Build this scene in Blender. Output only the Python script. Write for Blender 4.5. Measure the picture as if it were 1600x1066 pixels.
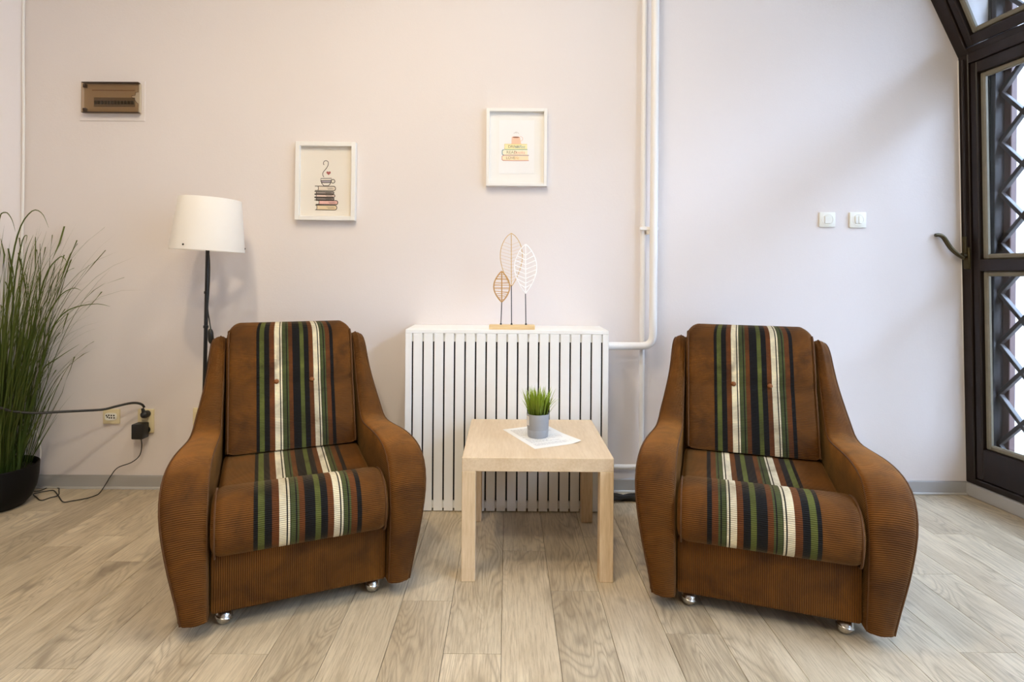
import bpy, bmesh, math, random
from mathutils import Vector, Matrix

for o in list(bpy.data.objects):
    bpy.data.objects.remove(o)
SC = bpy.context.scene
COL = SC.collection
random.seed(7)
R = math.radians

# ------------------------------------------------------------------ camera
F, CX, CY, CAMH, ROLL = 885.0, 793.0, 430.5, 1.11, 0.0072
cd = bpy.data.cameras.new('camera')
cam = bpy.data.objects.new('camera', cd)
COL.objects.link(cam)
cd.sensor_width = 36.0
cd.lens = F / 1600 * 36
cd.shift_x = (800 - CX) / 1600
cd.shift_y = (CY - 533) / 1600
cd.clip_start = 0.02
cam.matrix_world = Matrix.Translation((0, 0, CAMH)) @ Matrix.Rotation(-ROLL, 4, 'Y') @ Matrix.Rotation(R(90), 4, 'X')
SC.camera = cam

# ------------------------------------------------------------------ world, lights, exposure
SC.view_settings.view_transform = 'Standard'
SC.view_settings.look = 'None'
SC.view_settings.gamma = 1.0
SC.view_settings.use_curve_mapping = False
SC.view_settings.exposure = 0.0
SC.cycles.use_denoising = True
SC.cycles.max_bounces = 10
SC.cycles.diffuse_bounces = 6
SC.cycles.transparent_max_bounces = 12
SC.cycles.caustics_reflective = False
SC.cycles.caustics_refractive = False
SC.cycles.sample_clamp_indirect = 6.0
w = bpy.data.worlds.new('overcast_sky')
SC.world = w
w.use_nodes = True
wb = w.node_tree.nodes['Background']
wb.inputs[0].default_value = (0.60, 0.78, 1.12, 1)
wb.inputs[1].default_value = 36.0

def area(name, loc, target, size, power, color, shape='DISK', size_y=None, spread=180):
    ld = bpy.data.lights.new(name, 'AREA')
    ld.shape = shape
    ld.size = size
    if size_y:
        ld.size_y = size_y
    ld.energy = power
    ld.color = color
    ld.spread = R(spread)
    o = bpy.data.objects.new(name, ld)
    COL.objects.link(o)
    o.location = loc
    d = Vector(target) - Vector(loc)
    o.rotation_euler = d.to_track_quat('-Z', 'Y').to_euler()
    return o

# sky portals along the glazed facade (they give no light of their own, they only guide the sampling)
po = area('sky_portal', (2.373 + 0.30 + 2.5 * 0.1045, 2.92 - 2.5 * 0.9945, 1.55), (-2, 0.0, 1.55), 5.4, 1, (1, 1, 1), 'RECTANGLE', 3.4)
po.rotation_euler = (math.radians(90), 0, math.radians(96))
po.data.cycles.is_portal = True
area('ceiling_lamp_left', (-0.96, 0.95, 3.26), (-0.96, 0.95, 0), 0.16, 31, (1.0, 0.81, 0.56))
area('ceiling_lamp_middle', (-0.05, 1.50, 3.26), (-0.05, 1.50, 0), 0.16, 18, (1.0, 0.88, 0.68))
area('added_fill_rear', (-0.2, -0.5, 3.26), (-0.2, -0.5, 0), 0.5, 50, (1.0, 0.87, 0.62))  # unseen lamp added behind the camera as frontal fill

# ------------------------------------------------------------------ helpers
def W(px, py, D):
    """world point seen at photo pixel (px, py) at distance D in front of the camera plane"""
    du, dv = px - CX, py - CY
    c, s = math.cos(ROLL), math.sin(ROLL)
    u = du * c + dv * s
    v = -du * s + dv * c
    return Vector((u / F * D, D, CAMH - v / F * D))

def empty(name, loc=(0, 0, 0), rz=0.0):
    o = bpy.data.objects.new(name, None)
    o.empty_display_size = 0.1
    COL.objects.link(o)
    o.location = loc
    o.rotation_euler = (0, 0, rz)
    return o

def tag(o, label=None, cat=None, group=None, kind=None):
    if label: o['label'] = label
    if cat: o['category'] = cat
    if group: o['group'] = group
    if kind: o['kind'] = kind
    return o

def link(me, name, mat, parent=None, smooth=True, angle=38):
    if mat is not None:
        me.materials.append(mat)
    if smooth:
        me.polygons.foreach_set('use_smooth', [True] * len(me.polygons))
        me.set_sharp_from_angle(angle=R(angle))
    o = bpy.data.objects.new(name, me)
    COL.objects.link(o)
    if parent is not None:
        o.parent = parent
    return o

def obj(name, bm, mat, parent=None, smooth=True, uv=None, angle=38, fix=True):
    if fix:
        bmesh.ops.recalc_face_normals(bm, faces=bm.faces[:])
    if uv:
        lay = bm.loops.layers.uv.new('UVMap')
        for f in bm.faces:
            for l in f.loops:
                l[lay].uv = uv(l.vert.co, f.normal)
    me = bpy.data.meshes.new(name)
    bm.to_mesh(me)
    bm.free()
    return link(me, name, mat, parent, smooth, angle)

def pyobj(name, verts, faces, mat, parent=None, uvs=None, smooth=True, angle=50):
    me = bpy.data.meshes.new(name)
    me.from_pydata([tuple(v) for v in verts], [], faces)
    if uvs:
        lay = me.uv_layers.new(name='UVMap')
        li = [0] * len(me.loops)
        me.loops.foreach_get('vertex_index', li)
        flat = []
        for i in li:
            flat += [uvs[i][0], uvs[i][1]]
        lay.data.foreach_set('uv', flat)
    me.update()
    bm = bmesh.new()
    bm.from_mesh(me)
    bmesh.ops.recalc_face_normals(bm, faces=bm.faces[:])
    bm.to_mesh(me)
    bm.free()
    return link(me, name, mat, parent, smooth, angle)

def box(bm, lo, hi, bev=0.0, seg=1, M=None):
    t = bmesh.new()
    bmesh.ops.create_cube(t, size=1)
    c = [(lo[i] + hi[i]) / 2 for i in range(3)]
    d = [abs(hi[i] - lo[i]) for i in range(3)]
    for v in t.verts:
        v.co = Vector((c[0] + v.co.x * d[0], c[1] + v.co.y * d[1], c[2] + v.co.z * d[2]))
    if bev > 0:
        bmesh.ops.bevel(t, geom=t.edges[:], offset=min(bev, min(d) * 0.45), segments=seg, affect='EDGES', profile=0.5)
    if M is not None:
        bmesh.ops.transform(t, matrix=M, verts=t.verts[:])
    append(bm, t)

def append(bm, t):
    m = {}
    for v in t.verts:
        m[v] = bm.verts.new(v.co)
    for f in t.faces:
        try:
            bm.faces.new([m[v] for v in f.verts])
        except ValueError:
            pass
    t.free()

def smooth_path(pts, n):
    """Catmull-Rom through tuples of any length"""
    pts = [tuple(p) for p in pts]
    k = len(pts)
    out = []
    for j in range(n):
        t = j / (n - 1) * (k - 1)
        i = min(int(t), k - 2)
        f = t - i
        p0, p1, p2, p3 = pts[max(i - 1, 0)], pts[i], pts[i + 1], pts[min(i + 2, k - 1)]
        out.append(tuple(0.5 * ((2 * b) + (-a + c) * f + (2 * a - 5 * b + 4 * c - d) * f * f + (-a + 3 * b - 3 * c + d) * f ** 3)
                         for a, b, c, d in zip(p0, p1, p2, p3)))
    return out

def tube(bm, pts, r, n=8, caps=True):
    pts = [Vector(p) for p in pts]
    rad = r if isinstance(r, (list, tuple)) else [r] * len(pts)
    T = []
    for i in range(len(pts)):
        a = pts[max(i - 1, 0)]
        b = pts[min(i + 1, len(pts) - 1)]
        T.append((b - a).normalized())
    up = Vector((0, 0, 1)) if abs(T[0].z) < 0.9 else Vector((1, 0, 0))
    N = (up - T[0] * up.dot(T[0])).normalized()
    rings = []
    for i, p in enumerate(pts):
        N = (N - T[i] * N.dot(T[i]))
        N = N.normalized() if N.length > 1e-9 else T[i].orthogonal().normalized()
        B = T[i].cross(N)
        rings.append([bm.verts.new(p + (N * math.cos(2 * math.pi * k / n) + B * math.sin(2 * math.pi * k / n)) * rad[i]) for k in range(n)])
    for a, b in zip(rings, rings[1:]):
        for k in range(n):
            bm.faces.new((a[k], a[(k + 1) % n], b[(k + 1) % n], b[k]))
    if caps:
        bm.faces.new(rings[0][::-1])
        bm.faces.new(rings[-1])

def lathe(bm, prof, n=32, c=(0, 0, 0), M=None):
    """prof: (r, z) list; r = 0 closes with a point"""
    t = bmesh.new()
    rings = []
    for r, z in prof:
        if r < 1e-6:
            rings.append([t.verts.new((c[0], c[1], c[2] + z))])
        else:
            rings.append([t.verts.new((c[0] + r * math.cos(2 * math.pi * k / n), c[1] + r * math.sin(2 * math.pi * k / n), c[2] + z)) for k in range(n)])
    for a, b in zip(rings, rings[1:]):
        for k in range(n):
            k2 = (k + 1) % n
            if len(a) == 1 and len(b) == 1:
                continue
            if len(a) == 1:
                t.faces.new((a[0], b[k], b[k2]))
            elif len(b) == 1:
                t.faces.new((a[k], a[k2], b[0]))
            else:
                t.faces.new((a[k], a[k2], b[k2], b[k]))
    if M is not None:
        bmesh.ops.transform(t, matrix=M, verts=t.verts[:])
    append(bm, t)

def prism(bm, poly, y0, y1):
    """polygon in (x, z) extruded from y0 to y1"""
    a = [bm.verts.new((x, y0, z)) for x, z in poly]
    b = [bm.verts.new((x, y1, z)) for x, z in poly]
    n = len(poly)
    bm.faces.new(a)
    bm.faces.new(b[::-1])
    for k in range(n):
        bm.faces.new((a[k], b[k], b[(k + 1) % n], a[(k + 1) % n]))

# ------------------------------------------------------------------ materials
def lin(r, g, b):
    def f(c):
        c /= 255.0
        return c / 12.92 if c <= 0.04045 else ((c + 0.055) / 1.055) ** 2.4
    return (f(r), f(g), f(b), 1.0)

class NT:
    def __init__(s, name):
        s.m = bpy.data.materials.new(name)
        s.m.use_nodes = True
        s.n = s.m.node_tree.nodes
        s.l = s.m.node_tree.links
        s.b = s.n['Principled BSDF']
    def node(s, t, **kw):
        n = s.n.new(t)
        for k, v in kw.items():
            setattr(n, k, v)
        return n
    def link(s, a, b):
        s.l.new(a, b)
    def math(s, op, a, b=None, c=None):
        n = s.node('ShaderNodeMath', operation=op)
        for i, x in enumerate((a, b, c)):
            if x is None:
                continue
            if isinstance(x, (int, float)):
                n.inputs[i].default_value = x
            else:
                s.link(x, n.inputs[i])
        return n.outputs[0]
    def mix(s, fac, a, b, blend='MIX'):
        n = s.node('ShaderNodeMix', data_type='RGBA', blend_type=blend)
        for i, x in ((0, fac), (6, a), (7, b)):
            if isinstance(x, (int, float)):
                n.inputs[i].default_value = x
            elif isinstance(x, tuple):
                n.inputs[i].default_value = x
            else:
                s.link(x, n.inputs[i])
        return n.outputs[2]
    def noise(s, vec, scale, detail=3, rough=0.55, dist=0.0):
        n = s.node('ShaderNodeTexNoise')
        n.inputs['Scale'].default_value = scale
        n.inputs['Detail'].default_value = detail
        n.inputs['Roughness'].default_value = rough
        n.inputs['Distortion'].default_value = dist
        if vec is not None:
            s.link(vec, n.inputs['Vector'])
        return n.outputs['Fac']
    def ramp(s, fac, stops, interp='LINEAR'):
        n = s.node('ShaderNodeValToRGB')
        cr = n.color_ramp
        cr.interpolation = interp
        while len(cr.elements) < len(stops):
            cr.elements.new(1.0)
        for e, (p, c) in zip(cr.elements, stops):
            e.position = p
            e.color = c
        s.link(fac, n.inputs[0])
        return n.outputs[0]
    def coord(s, which='Object'):
        return s.node('ShaderNodeTexCoord').outputs[which]
    def mapping(s, vec, scale=(1, 1, 1), loc=(0, 0, 0)):
        n = s.node('ShaderNodeMapping')
        n.inputs['Scale'].default_value = scale
        n.inputs['Location'].default_value = loc
        s.link(vec, n.inputs['Vector'])
        return n.outputs[0]
    def bump(s, h, strength=0.3, dist=0.002):
        n = s.node('ShaderNodeBump')
        n.inputs['Strength'].default_value = strength
        n.inputs['Distance'].default_value = dist
        s.link(h, n.inputs['Height'])
        s.link(n.outputs[0], s.b.inputs['Normal'])
    def set(s, **kw):
        for k, v in kw.items():
            s.b.inputs[k.replace('_', ' ')].default_value = v
        return s

def plain(name, rgb, rough=0.5, metal=0.0, var=0.06, scale=25, bump=0.0, spec=0.5):
    t = NT(name)
    c = lin(*rgb)
    n = t.noise(t.coord(), scale, 4)
    d = tuple(x * (1 - var) for x in c[:3]) + (1,)
    e = tuple(min(1, x * (1 + var)) for x in c[:3]) + (1,)
    t.link(t.mix(n, d, e), t.b.inputs['Base Color'])
    t.set(Roughness=rough, Metallic=metal, Specular_IOR_Level=spec)
    if bump:
        t.bump(n, bump, 0.002)
    return t.m

def wall_mat(name, rgb):
    t = NT(name)
    co = t.coord()
    c = lin(*rgb)
    big = t.noise(co, 1.3, 3)
    fine = t.noise(co, 120, 4, 0.6)
    d = tuple(x * 0.965 for x in c[:3]) + (1,)
    t.link(t.mix(big, d, c), t.b.inputs['Base Color'])
    t.set(Roughness=0.72, Specular_IOR_Level=0.25)
    t.bump(t.math('ADD', fine, t.math('MULTIPLY', t.noise(co, 14, 3), 1.5)), 0.14, 0.003)
    return t.m

def glass_mat(name, tint=(1, 1, 1, 1), gloss=0.08, rough=0.0):
    t = NT(name)
    tr = t.node('ShaderNodeBsdfTransparent')
    tr.inputs[0].default_value = tint
    gl = t.node('ShaderNodeBsdfGlossy')
    gl.inputs['Roughness'].default_value = rough
    lw = t.node('ShaderNodeLayerWeight')
    lw.inputs[0].default_value = 0.18
    mx = t.node('ShaderNodeMixShader')
    t.link(t.math('MINIMUM', t.math('ADD', t.math('MULTIPLY', lw.outputs['Fresnel'], 0.6), gloss * 0.3), 0.5), mx.inputs[0])
    t.link(tr.outputs[0], mx.inputs[1])
    t.link(gl.outputs[0], mx.inputs[2])
    t.link(mx.outputs[0], t.n['Material Output'].inputs['Surface'])
    return t.m

BROWN = lin(95, 57, 11)
BLACK = lin(11, 10, 12)
GREEN = lin(82, 88, 38)
DGREEN = lin(68, 76, 42)
CREAM = lin(214, 204, 176)
RUST = lin(92, 50, 16)
PITCH = 0.0063

def corduroy(name, mode):
    t = NT(name)
    uv = t.node('ShaderNodeUVMap')
    uv.uv_map = 'UVMap'
    sp = t.node('ShaderNodeSeparateXYZ')
    t.link(uv.outputs[0], sp.inputs[0])
    u, v = sp.outputs[0], sp.outputs[1]
    co = t.coord()
    wob = t.math('MULTIPLY', t.noise(co, 9, 2), 0.004)
    ph = t.math('MULTIPLY', t.math('ADD', v, wob), 2 * math.pi / PITCH)
    rid = t.math('MULTIPLY_ADD', t.math('SINE', ph), 0.5, 0.5)
    big = t.noise(co, 7, 4, 0.6, 0.6)
    fine = t.noise(co, 160, 3)
    if mode == 'stripe':
        S = [(0, BROWN), (.220, BLACK), (.2436, GREEN), (.280, BLACK), (.319, RUST), (.3556, CREAM), (.3946, BLACK), (.4039, CREAM),
             (.4148, BLACK), (.421, DGREEN), (.4475, BLACK), (.4535, DGREEN), (.4654, RUST), (.498, BLACK), (.5564, GREEN), (.589, BLACK),
             (.6265, RUST), (.6615, CREAM), (.6988, BLACK), (.7058, CREAM), (.7165, BLACK), (.7214, DGREEN), (.7447, BLACK), (.7515, DGREEN),
             (.763, RUST), (.80, BLACK), (.8265, BROWN)]
        base = t.ramp(u, S, 'CONSTANT')
    else:
        rgb = t.node('ShaderNodeRGB')
        rgb.outputs[0].default_value = BROWN
        base = rgb.outputs[0]
    wear = t.ramp(big, [(0.30, (0.55, 0.52, 0.50, 1)), (0.50, (0.95, 0.95, 0.95, 1)), (0.72, (1.40, 1.38, 1.30, 1))])
    base = t.mix(1.0, base, wear, 'MULTIPLY')
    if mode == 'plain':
        # paler arm tops: rubbed plush plus the overhead highlight painted into the colour
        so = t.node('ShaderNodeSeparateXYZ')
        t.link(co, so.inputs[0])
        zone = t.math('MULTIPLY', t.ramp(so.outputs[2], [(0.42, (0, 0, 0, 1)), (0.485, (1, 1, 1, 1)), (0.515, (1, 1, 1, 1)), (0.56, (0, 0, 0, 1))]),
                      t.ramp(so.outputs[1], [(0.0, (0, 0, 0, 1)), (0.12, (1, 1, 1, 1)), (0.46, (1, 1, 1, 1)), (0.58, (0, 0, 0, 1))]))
        rub_or_light = t.math('MULTIPLY', zone, t.ramp(t.noise(co, 11, 4, 0.6), [(0.32, (0.15, 0.15, 0.15, 1)), (0.62, (1, 1, 1, 1))]))
        base = t.mix(t.math('MULTIPLY', rub_or_light, 0.8), base, lin(150, 94, 30))
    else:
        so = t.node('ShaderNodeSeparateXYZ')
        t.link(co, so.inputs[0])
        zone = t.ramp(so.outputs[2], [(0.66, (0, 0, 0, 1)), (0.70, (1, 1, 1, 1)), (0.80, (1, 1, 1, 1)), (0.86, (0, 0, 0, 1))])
        rub_or_light = t.math('MULTIPLY', zone, t.ramp(t.noise(co, 26, 5, 0.7), [(0.46, (0, 0, 0, 1)), (0.66, (1, 1, 1, 1))]))
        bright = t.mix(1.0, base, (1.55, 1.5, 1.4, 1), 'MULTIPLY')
        base = t.mix(t.math('MULTIPLY', rub_or_light, 0.7), base, bright)
    groove = t.ramp(rid, [(0.0, (0.50, 0.47, 0.45, 1)), (0.45, (1, 1, 1, 1))])
    base = t.mix(1.0, base, groove, 'MULTIPLY')
    base = t.mix(0.25, base, t.mix(fine, (0.6, 0.6, 0.6, 1), (1.35, 1.35, 1.35, 1)), 'MULTIPLY') if False else base
    t.link(base, t.b.inputs['Base Color'])
    t.set(Roughness=0.78, Specular_IOR_Level=0.22, Sheen_Weight=0.16, Sheen_Roughness=0.30)
    t.b.inputs['Sheen Tint'].default_value = (1.0, 0.58, 0.20, 1)
    t.bump(t.math('ADD', rid, t.math('MULTIPLY', fine, 0.35)), 0.55, 0.0022)
    return t.m

def wood(name, light, dark, axis='Z', ring=26, stretch=9, rough=0.45, contrast=1.0):
    t = NT(name)
    co = t.coord()
    info = t.node('ShaderNodeObjectInfo')
    off = t.node('ShaderNodeVectorMath', operation='SCALE')
    off.inputs[0].default_value = (17.3, 9.1, 23.7)
    t.link(info.outputs['Random'], off.inputs['Scale'])
    add = t.node('ShaderNodeVectorMath', operation='ADD')
    t.link(co, add.inputs[0])
    t.link(off.outputs[0], add.inputs[1])
    sc = {'X': (1 / stretch, 1, 1), 'Y': (1, 1 / stretch, 1), 'Z': (1, 1, 1 / stretch)}[axis]
    v = t.mapping(add.outputs[0], sc)
    grain = t.noise(v, ring * 5, 4, 0.6)
    bands = t.noise(v, ring * 0.5, 3, 0.5, 0.4)
    g = t.math('ADD', t.math('MULTIPLY', grain, 0.55), t.math('MULTIPLY', bands, 0.45))
    t.link(t.ramp(g, [(0.5 - 0.2 * contrast, lin(*dark)), (0.5 + 0.16 * contrast, lin(*light))]), t.b.inputs['Base Color'])
    t.set(Roughness=rough, Specular_IOR_Level=0.4)
    t.bump(grain, 0.06, 0.001)
    return t.m

def plank_mat():
    t = NT('oak_plank')
    co = t.coord()
    info = t.node('ShaderNodeObjectInfo')
    rnd = info.outputs['Random']
    off = t.node('ShaderNodeVectorMath', operation='SCALE')
    off.inputs[0].default_value = (31.7, 57.3, 11.9)
    t.link(rnd, off.inputs['Scale'])
    add = t.node('ShaderNodeVectorMath', operation='ADD')
    t.link(co, add.inputs[0])
    t.link(off.outputs[0], add.inputs[1])
    v = add.outputs[0]
    # cathedral figure: contour lines of a stretched smooth field
    field = t.noise(t.mapping(v, (1, 0.20, 1)), 7.5, 2, 0.5, 0.6)
    lines = t.math('PINGPONG', t.math('MULTIPLY', field, 36.0), 1.0)
    figure = t.math('POWER', lines, 2.2)
    mask = t.noise(t.mapping(v, (1, 0.35, 1)), 4.0, 2)
    maskr = t.ramp(mask, [(0.36, (0, 0, 0, 1)), (0.56, (1, 1, 1, 1))])
    streak = t.noise(t.mapping(v, (1, 0.05, 1)), 190, 4, 0.7)
    cloud = t.noise(t.mapping(v, (1, 0.30, 1)), 6.0, 4, 0.6, 0.3)
    pale, mid, dark = lin(210, 195, 168), lin(181, 164, 137), lin(114, 99, 80)
    c = t.mix(t.ramp(cloud, [(0.32, (0, 0, 0, 1)), (0.60, (1, 1, 1, 1))]), mid, pale)
    c = t.mix(t.math('MULTIPLY', t.ramp(streak, [(0.44, (0, 0, 0, 1)), (0.70, (1, 1, 1, 1))]), 0.5), c, dark)
    c = t.mix(t.math('MULTIPLY', t.math('MULTIPLY', figure, maskr), 0.44), c, dark)
    knots = t.noise(t.mapping(v, (1, 0.45, 1)), 9.0, 2)
    c = t.mix(t.math('MULTIPLY', t.ramp(knots, [(0.64, (0, 0, 0, 1)), (0.76, (1, 1, 1, 1))]), 0.6), c, lin(104, 90, 74))
    tone = t.math('MULTIPLY_ADD', rnd, 0.18, 0.89)
    hs = t.node('ShaderNodeHueSaturation')
    t.link(tone, hs.inputs['Value'])
    t.link(c, hs.inputs['Color'])
    t.link(hs.outputs[0], t.b.inputs['Base Color'])
    t.set(Roughness=0.38, Specular_IOR_Level=0.75)
    t.bump(t.math('ADD', streak, figure), 0.05, 0.001)
    return t.m

M_WALL = wall_mat('wall_paint', (228, 220, 217))
M_WALLL = wall_mat('wall_paint_left', (230, 222, 220))
M_CEIL = wall_mat('ceiling_paint', (236, 234, 230))
M_WALLF = wall_mat('wall_paint_front', (176, 164, 150))
M_PLASTER = wall_mat('jamb_plaster', (238, 232, 226))
M_SKIRT = plain('grey_skirting', (168, 166, 164), 0.45, var=0.05, scale=8)
M_SKIRTLIP = plain('pale_skirting_lip', (196, 194, 190), 0.4)
M_PLANK = plank_mat()
M_JOINT = plain('plank_joint', (92, 80, 64), 0.8)
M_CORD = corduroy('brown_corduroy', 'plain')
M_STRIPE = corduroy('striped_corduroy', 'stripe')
M_PIPING = plain('brown_piping', (80, 47, 10), 0.85, var=0.2, scale=90)
M_BUTTON = plain('rust_button', (128, 76, 30), 0.7, var=0.2, scale=120)
M_CHROME = plain('worn_chrome', (196, 192, 186), 0.27, 1.0, var=0.12, scale=60)
M_WHITE = plain('white_lacquer', (240, 240, 238), 0.4, var=0.015)
M_PIPE = plain('pipe_enamel', (236, 233, 230), 0.35, var=0.02)
M_DARKVOID = plain('void_shade', (26, 26, 32), 0.6)  # near-black colour for the shade behind the slats
M_OAK = wood('whitened_oak', (226, 203, 170), (196, 168, 130), 'Z', 26, 10, 0.42)
M_OAKX = wood('whitened_oak_top', (222, 201, 172), (202, 177, 143), 'Y', 26, 10, 0.38)
M_OAKE = wood('whitened_oak_edge', (224, 200, 166), (198, 170, 132), 'X', 26, 10, 0.42)
M_BLACK = plain('black_plastic', (22, 21, 22), 0.45, var=0.1)
M_BLACKMET = plain('black_metal', (24, 24, 27), 0.4, 0.0, var=0.1)
M_CREAM = plain('cream_plastic', (226, 212, 172), 0.4, var=0.03)
M_SWITCH = plain('ivory_switch', (236, 234, 224), 0.35, var=0.02)
M_SLOT = plain('dark_slot', (40, 34, 24), 0.6)
M_PAPER = plain('white_paper', (236, 236, 235), 0.7, var=0.01)
M_CREAMPAPER = plain('cream_paper', (228, 221, 210), 0.75, var=0.01)
M_FRAME = plain('white_frame', (234, 232, 229), 0.45, var=0.015)
M_INK = plain('black_ink', (58, 48, 44), 0.8)
M_GREYINK = plain('grey_ink', (184, 183, 184), 0.8)
M_POTGREY = plain('grey_pot', (150, 153, 158), 0.5, var=0.04)
M_POTBLACK = plain('black_pot', (9, 9, 10), 0.6, var=0.1, spec=0.2)
M_SOIL = plain('dark_soil', (38, 30, 22), 0.95, var=0.4, scale=80, bump=0.6)
M_WINDOW = wood('dark_brown_frame', (36, 23, 20), (19, 13, 12), 'Z', 30, 12, 0.38)
M_BEAD = plain('old_putty', (122, 115, 98), 0.6, var=0.25, scale=18)
M_GRILLE = plain('grille_paint', (34, 24, 22), 0.5, var=0.2, scale=14)
M_GRILLEPOST = plain('red_brown_post', (70, 46, 42), 0.6, var=0.15, scale=20)
M_STONE = plain('grey_concrete', (96, 92, 86), 0.9, var=0.25, scale=40, bump=0.4)
M_DARKSTONE = plain('weathered_jamb', (34, 32, 31), 0.9, var=0.25, scale=40, bump=0.3)
M_BRASS = plain('aged_brass', (70, 60, 36), 0.4, 0.6, var=0.25, scale=60)
M_PALEWOOD = wood('pale_wood', (232, 204, 156), (206, 172, 122), 'X', 30, 8, 0.55)
M_RATTAN = plain('rattan', (196, 152, 92), 0.7, var=0.25, scale=140)
M_ROPE = plain('gold_rope', (210, 176, 122), 0.7, var=0.25, scale=200)
M_WIREWHITE = plain('white_wire', (248, 247, 246), 0.45, var=0.01)
M_GLASS = glass_mat('window_glass', (0.95, 0.97, 0.97, 1))
M_SMOKE = glass_mat('smoked_cover', (0.86, 0.79, 0.69, 1), 0.10, 0.15)

def shade_mat():
    t = NT('white_lampshade')
    t.set(Roughness=0.7, Specular_IOR_Level=0.25)
    t.b.inputs['Base Color'].default_value = lin(254, 253, 252)
    tl = t.node('ShaderNodeBsdfTranslucent')
    tl.inputs[0].default_value = lin(250, 246, 238)
    mx = t.node('ShaderNodeMixShader')
    mx.inputs[0].default_value = 0.4
    t.link(t.b.outputs[0], mx.inputs[1])
    t.link(tl.outputs[0], mx.inputs[2])
    t.link(mx.outputs[0], t.n['Material Output'].inputs['Surface'])
    fine = t.noise(t.coord(), 300, 2)
    t.bump(fine, 0.05, 0.001)
    return t.m
M_SHADE = shade_mat()

def blade_mat(name, lo, hi):
    t = NT(name)
    uv = t.node('ShaderNodeUVMap')
    uv.uv_map = 'UVMap'
    sp = t.node('ShaderNodeSeparateXYZ')
    t.link(uv.outputs[0], sp.inputs[0])
    n = t.noise(t.coord(), 30, 2)
    c = t.ramp(t.math('ADD', t.math('MULTIPLY', sp.outputs[1], 0.8), t.math('MULTIPLY', n, 0.3)), [(0.1, lin(*lo)), (0.95, lin(*hi))])
    t.link(c, t.b.inputs['Base Color'])
    t.set(Roughness=0.5, Specular_IOR_Level=0.35)
    tl = t.node('ShaderNodeBsdfTranslucent')
    t.link(c, tl.inputs[0])
    mx = t.node('ShaderNodeMixShader')
    mx.inputs[0].default_value = 0.25
    t.link(t.b.outputs[0], mx.inputs[1])
    t.link(tl.outputs[0], mx.inputs[2])
    t.link(mx.outputs[0], t.n['Material Output'].inputs['Surface'])
    return t.m
M_BLADE = blade_mat('tall_grass_blade', (44, 66, 20), (98, 108, 46))
M_BLADE2 = blade_mat('short_grass_blade', (20, 46, 8), (168, 192, 62))

# ------------------------------------------------------------------ room
WY = 2.92            # back wall
H = 3.30             # ceiling
LX = -2.50           # left corner
ROOM_BACK = -2.6
LSPLAY = math.tan(R(25))

def struct(name, bm, mat, parent=None, **kw):
    o = obj(name, bm, mat, parent, **kw)
    if parent is None:
        o['kind'] = 'structure'
    return o

# floor: slab with every plank a piece of its own
bm = bmesh.new()
box(bm, (-5.4, ROOM_BACK - 0.1, -0.06), (3.6, WY + 0.12, -0.0045))
floor = struct('floor', bm, M_JOINT, smooth=False)
ends = {-10: 2.387, -9: 2.177, -8: 1.585, -7: 2.46, -6: 2.06, -5: 1.652, -4: 2.30, -3: 1.35, -2: 1.928, -1: 1.66, 0: 2.283, 1: 1.994, 2: 2.41,
        3: 1.76, 4: 2.20, 5: 1.45, 6: 2.50, 7: 2.0, 8: 1.682, 9: 2.126, 10: 1.55, 11: 2.46, 12: 1.9}
PW, PL = 0.17, 1.22
def right_x(y):       # the facade's foot
    return 2.373 + (WY - y) * math.tan(R(6))
def left_x(y):
    return LX - max(0.0, WY - y) * LSPLAY if y > 0.2 else LX - (WY - 0.2) * LSPLAY
for k in range(-24, 17):
    x0 = -0.0105 + k * PW
    x1 = x0 + PW
    e = ends.get(k, 1.3 + random.random() * 1.2)
    cuts = [e + j * PL for j in range(-5, 3)]
    ys = [ROOM_BACK] + [c for c in cuts if ROOM_BACK + 0.05 < c < WY - 0.03] + [WY - 0.001]
    for a, b in zip(ys, ys[1:]):
        if x0 > right_x(a) + 0.02 or x1 < left_x(a) - 0.02:
            continue
        bm = bmesh.new()
        cx, cy = (x0 + x1) / 2, (a + b) / 2
        g, h = 0.0006, 0.0004
        hx, hy = (x1 - x0) / 2 - g, (b - a) / 2 - g
        vs = []
        for z, s in ((-0.0045, 0), (-0.0012, 0), (0.0, h)):
            vs.append([bm.verts.new((sx * (hx - s), sy * (hy - s), z)) for sx, sy in ((-1, -1), (1, -1), (1, 1), (-1, 1))])
        for p, q in zip(vs, vs[1:]):
            for j in range(4):
                bm.faces.new((p[j], p[(j + 1) % 4], q[(j + 1) % 4], q[j]))
        bm.faces.new(vs[-1])
        o = obj('plank', bm, M_PLANK, floor, smooth=False, fix=False)
        o.location = (cx, cy, 0)

# back wall
bm = bmesh.new()
box(bm, (-2.9, WY, -0.05), (3.4, WY + 0.25, H + 0.1))
struct('wall_back', bm, M_WALL, smooth=False)
# left wall, splayed away from the corner
def slab(p0, p1, z0, z1, thick, side):
    """vertical slab whose face runs p0 -> p1, thickness to the given side normal"""
    d = (Vector((p1[0], p1[1], 0)) - Vector((p0[0], p0[1], 0))).normalized()
    n = Vector((d.y, -d.x, 0)) * side
    bm = bmesh.new()
    pts = [(p0[0], p0[1]), (p1[0], p1[1]), (p1[0] + n.x * thick, p1[1] + n.y * thick), (p0[0] + n.x * thick, p0[1] + n.y * thick)]
    lo = [bm.verts.new((x, y, z0)) for x, y in pts]
    hi = [bm.verts.new((x, y, z1)) for x, y in pts]
    bm.faces.new(lo[::-1])
    bm.faces.new(hi)
    for j in range(4):
        bm.faces.new((lo[j], lo[(j + 1) % 4], hi[(j + 1) % 4], hi[j]))
    return bm
pl0, pl1 = (LX, WY), (left_x(0.2), 0.2)
struct('wall_left', slab(pl0, pl1, -0.05, H + 0.1, 0.2, 1), M_WALLL, smooth=False)
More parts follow.
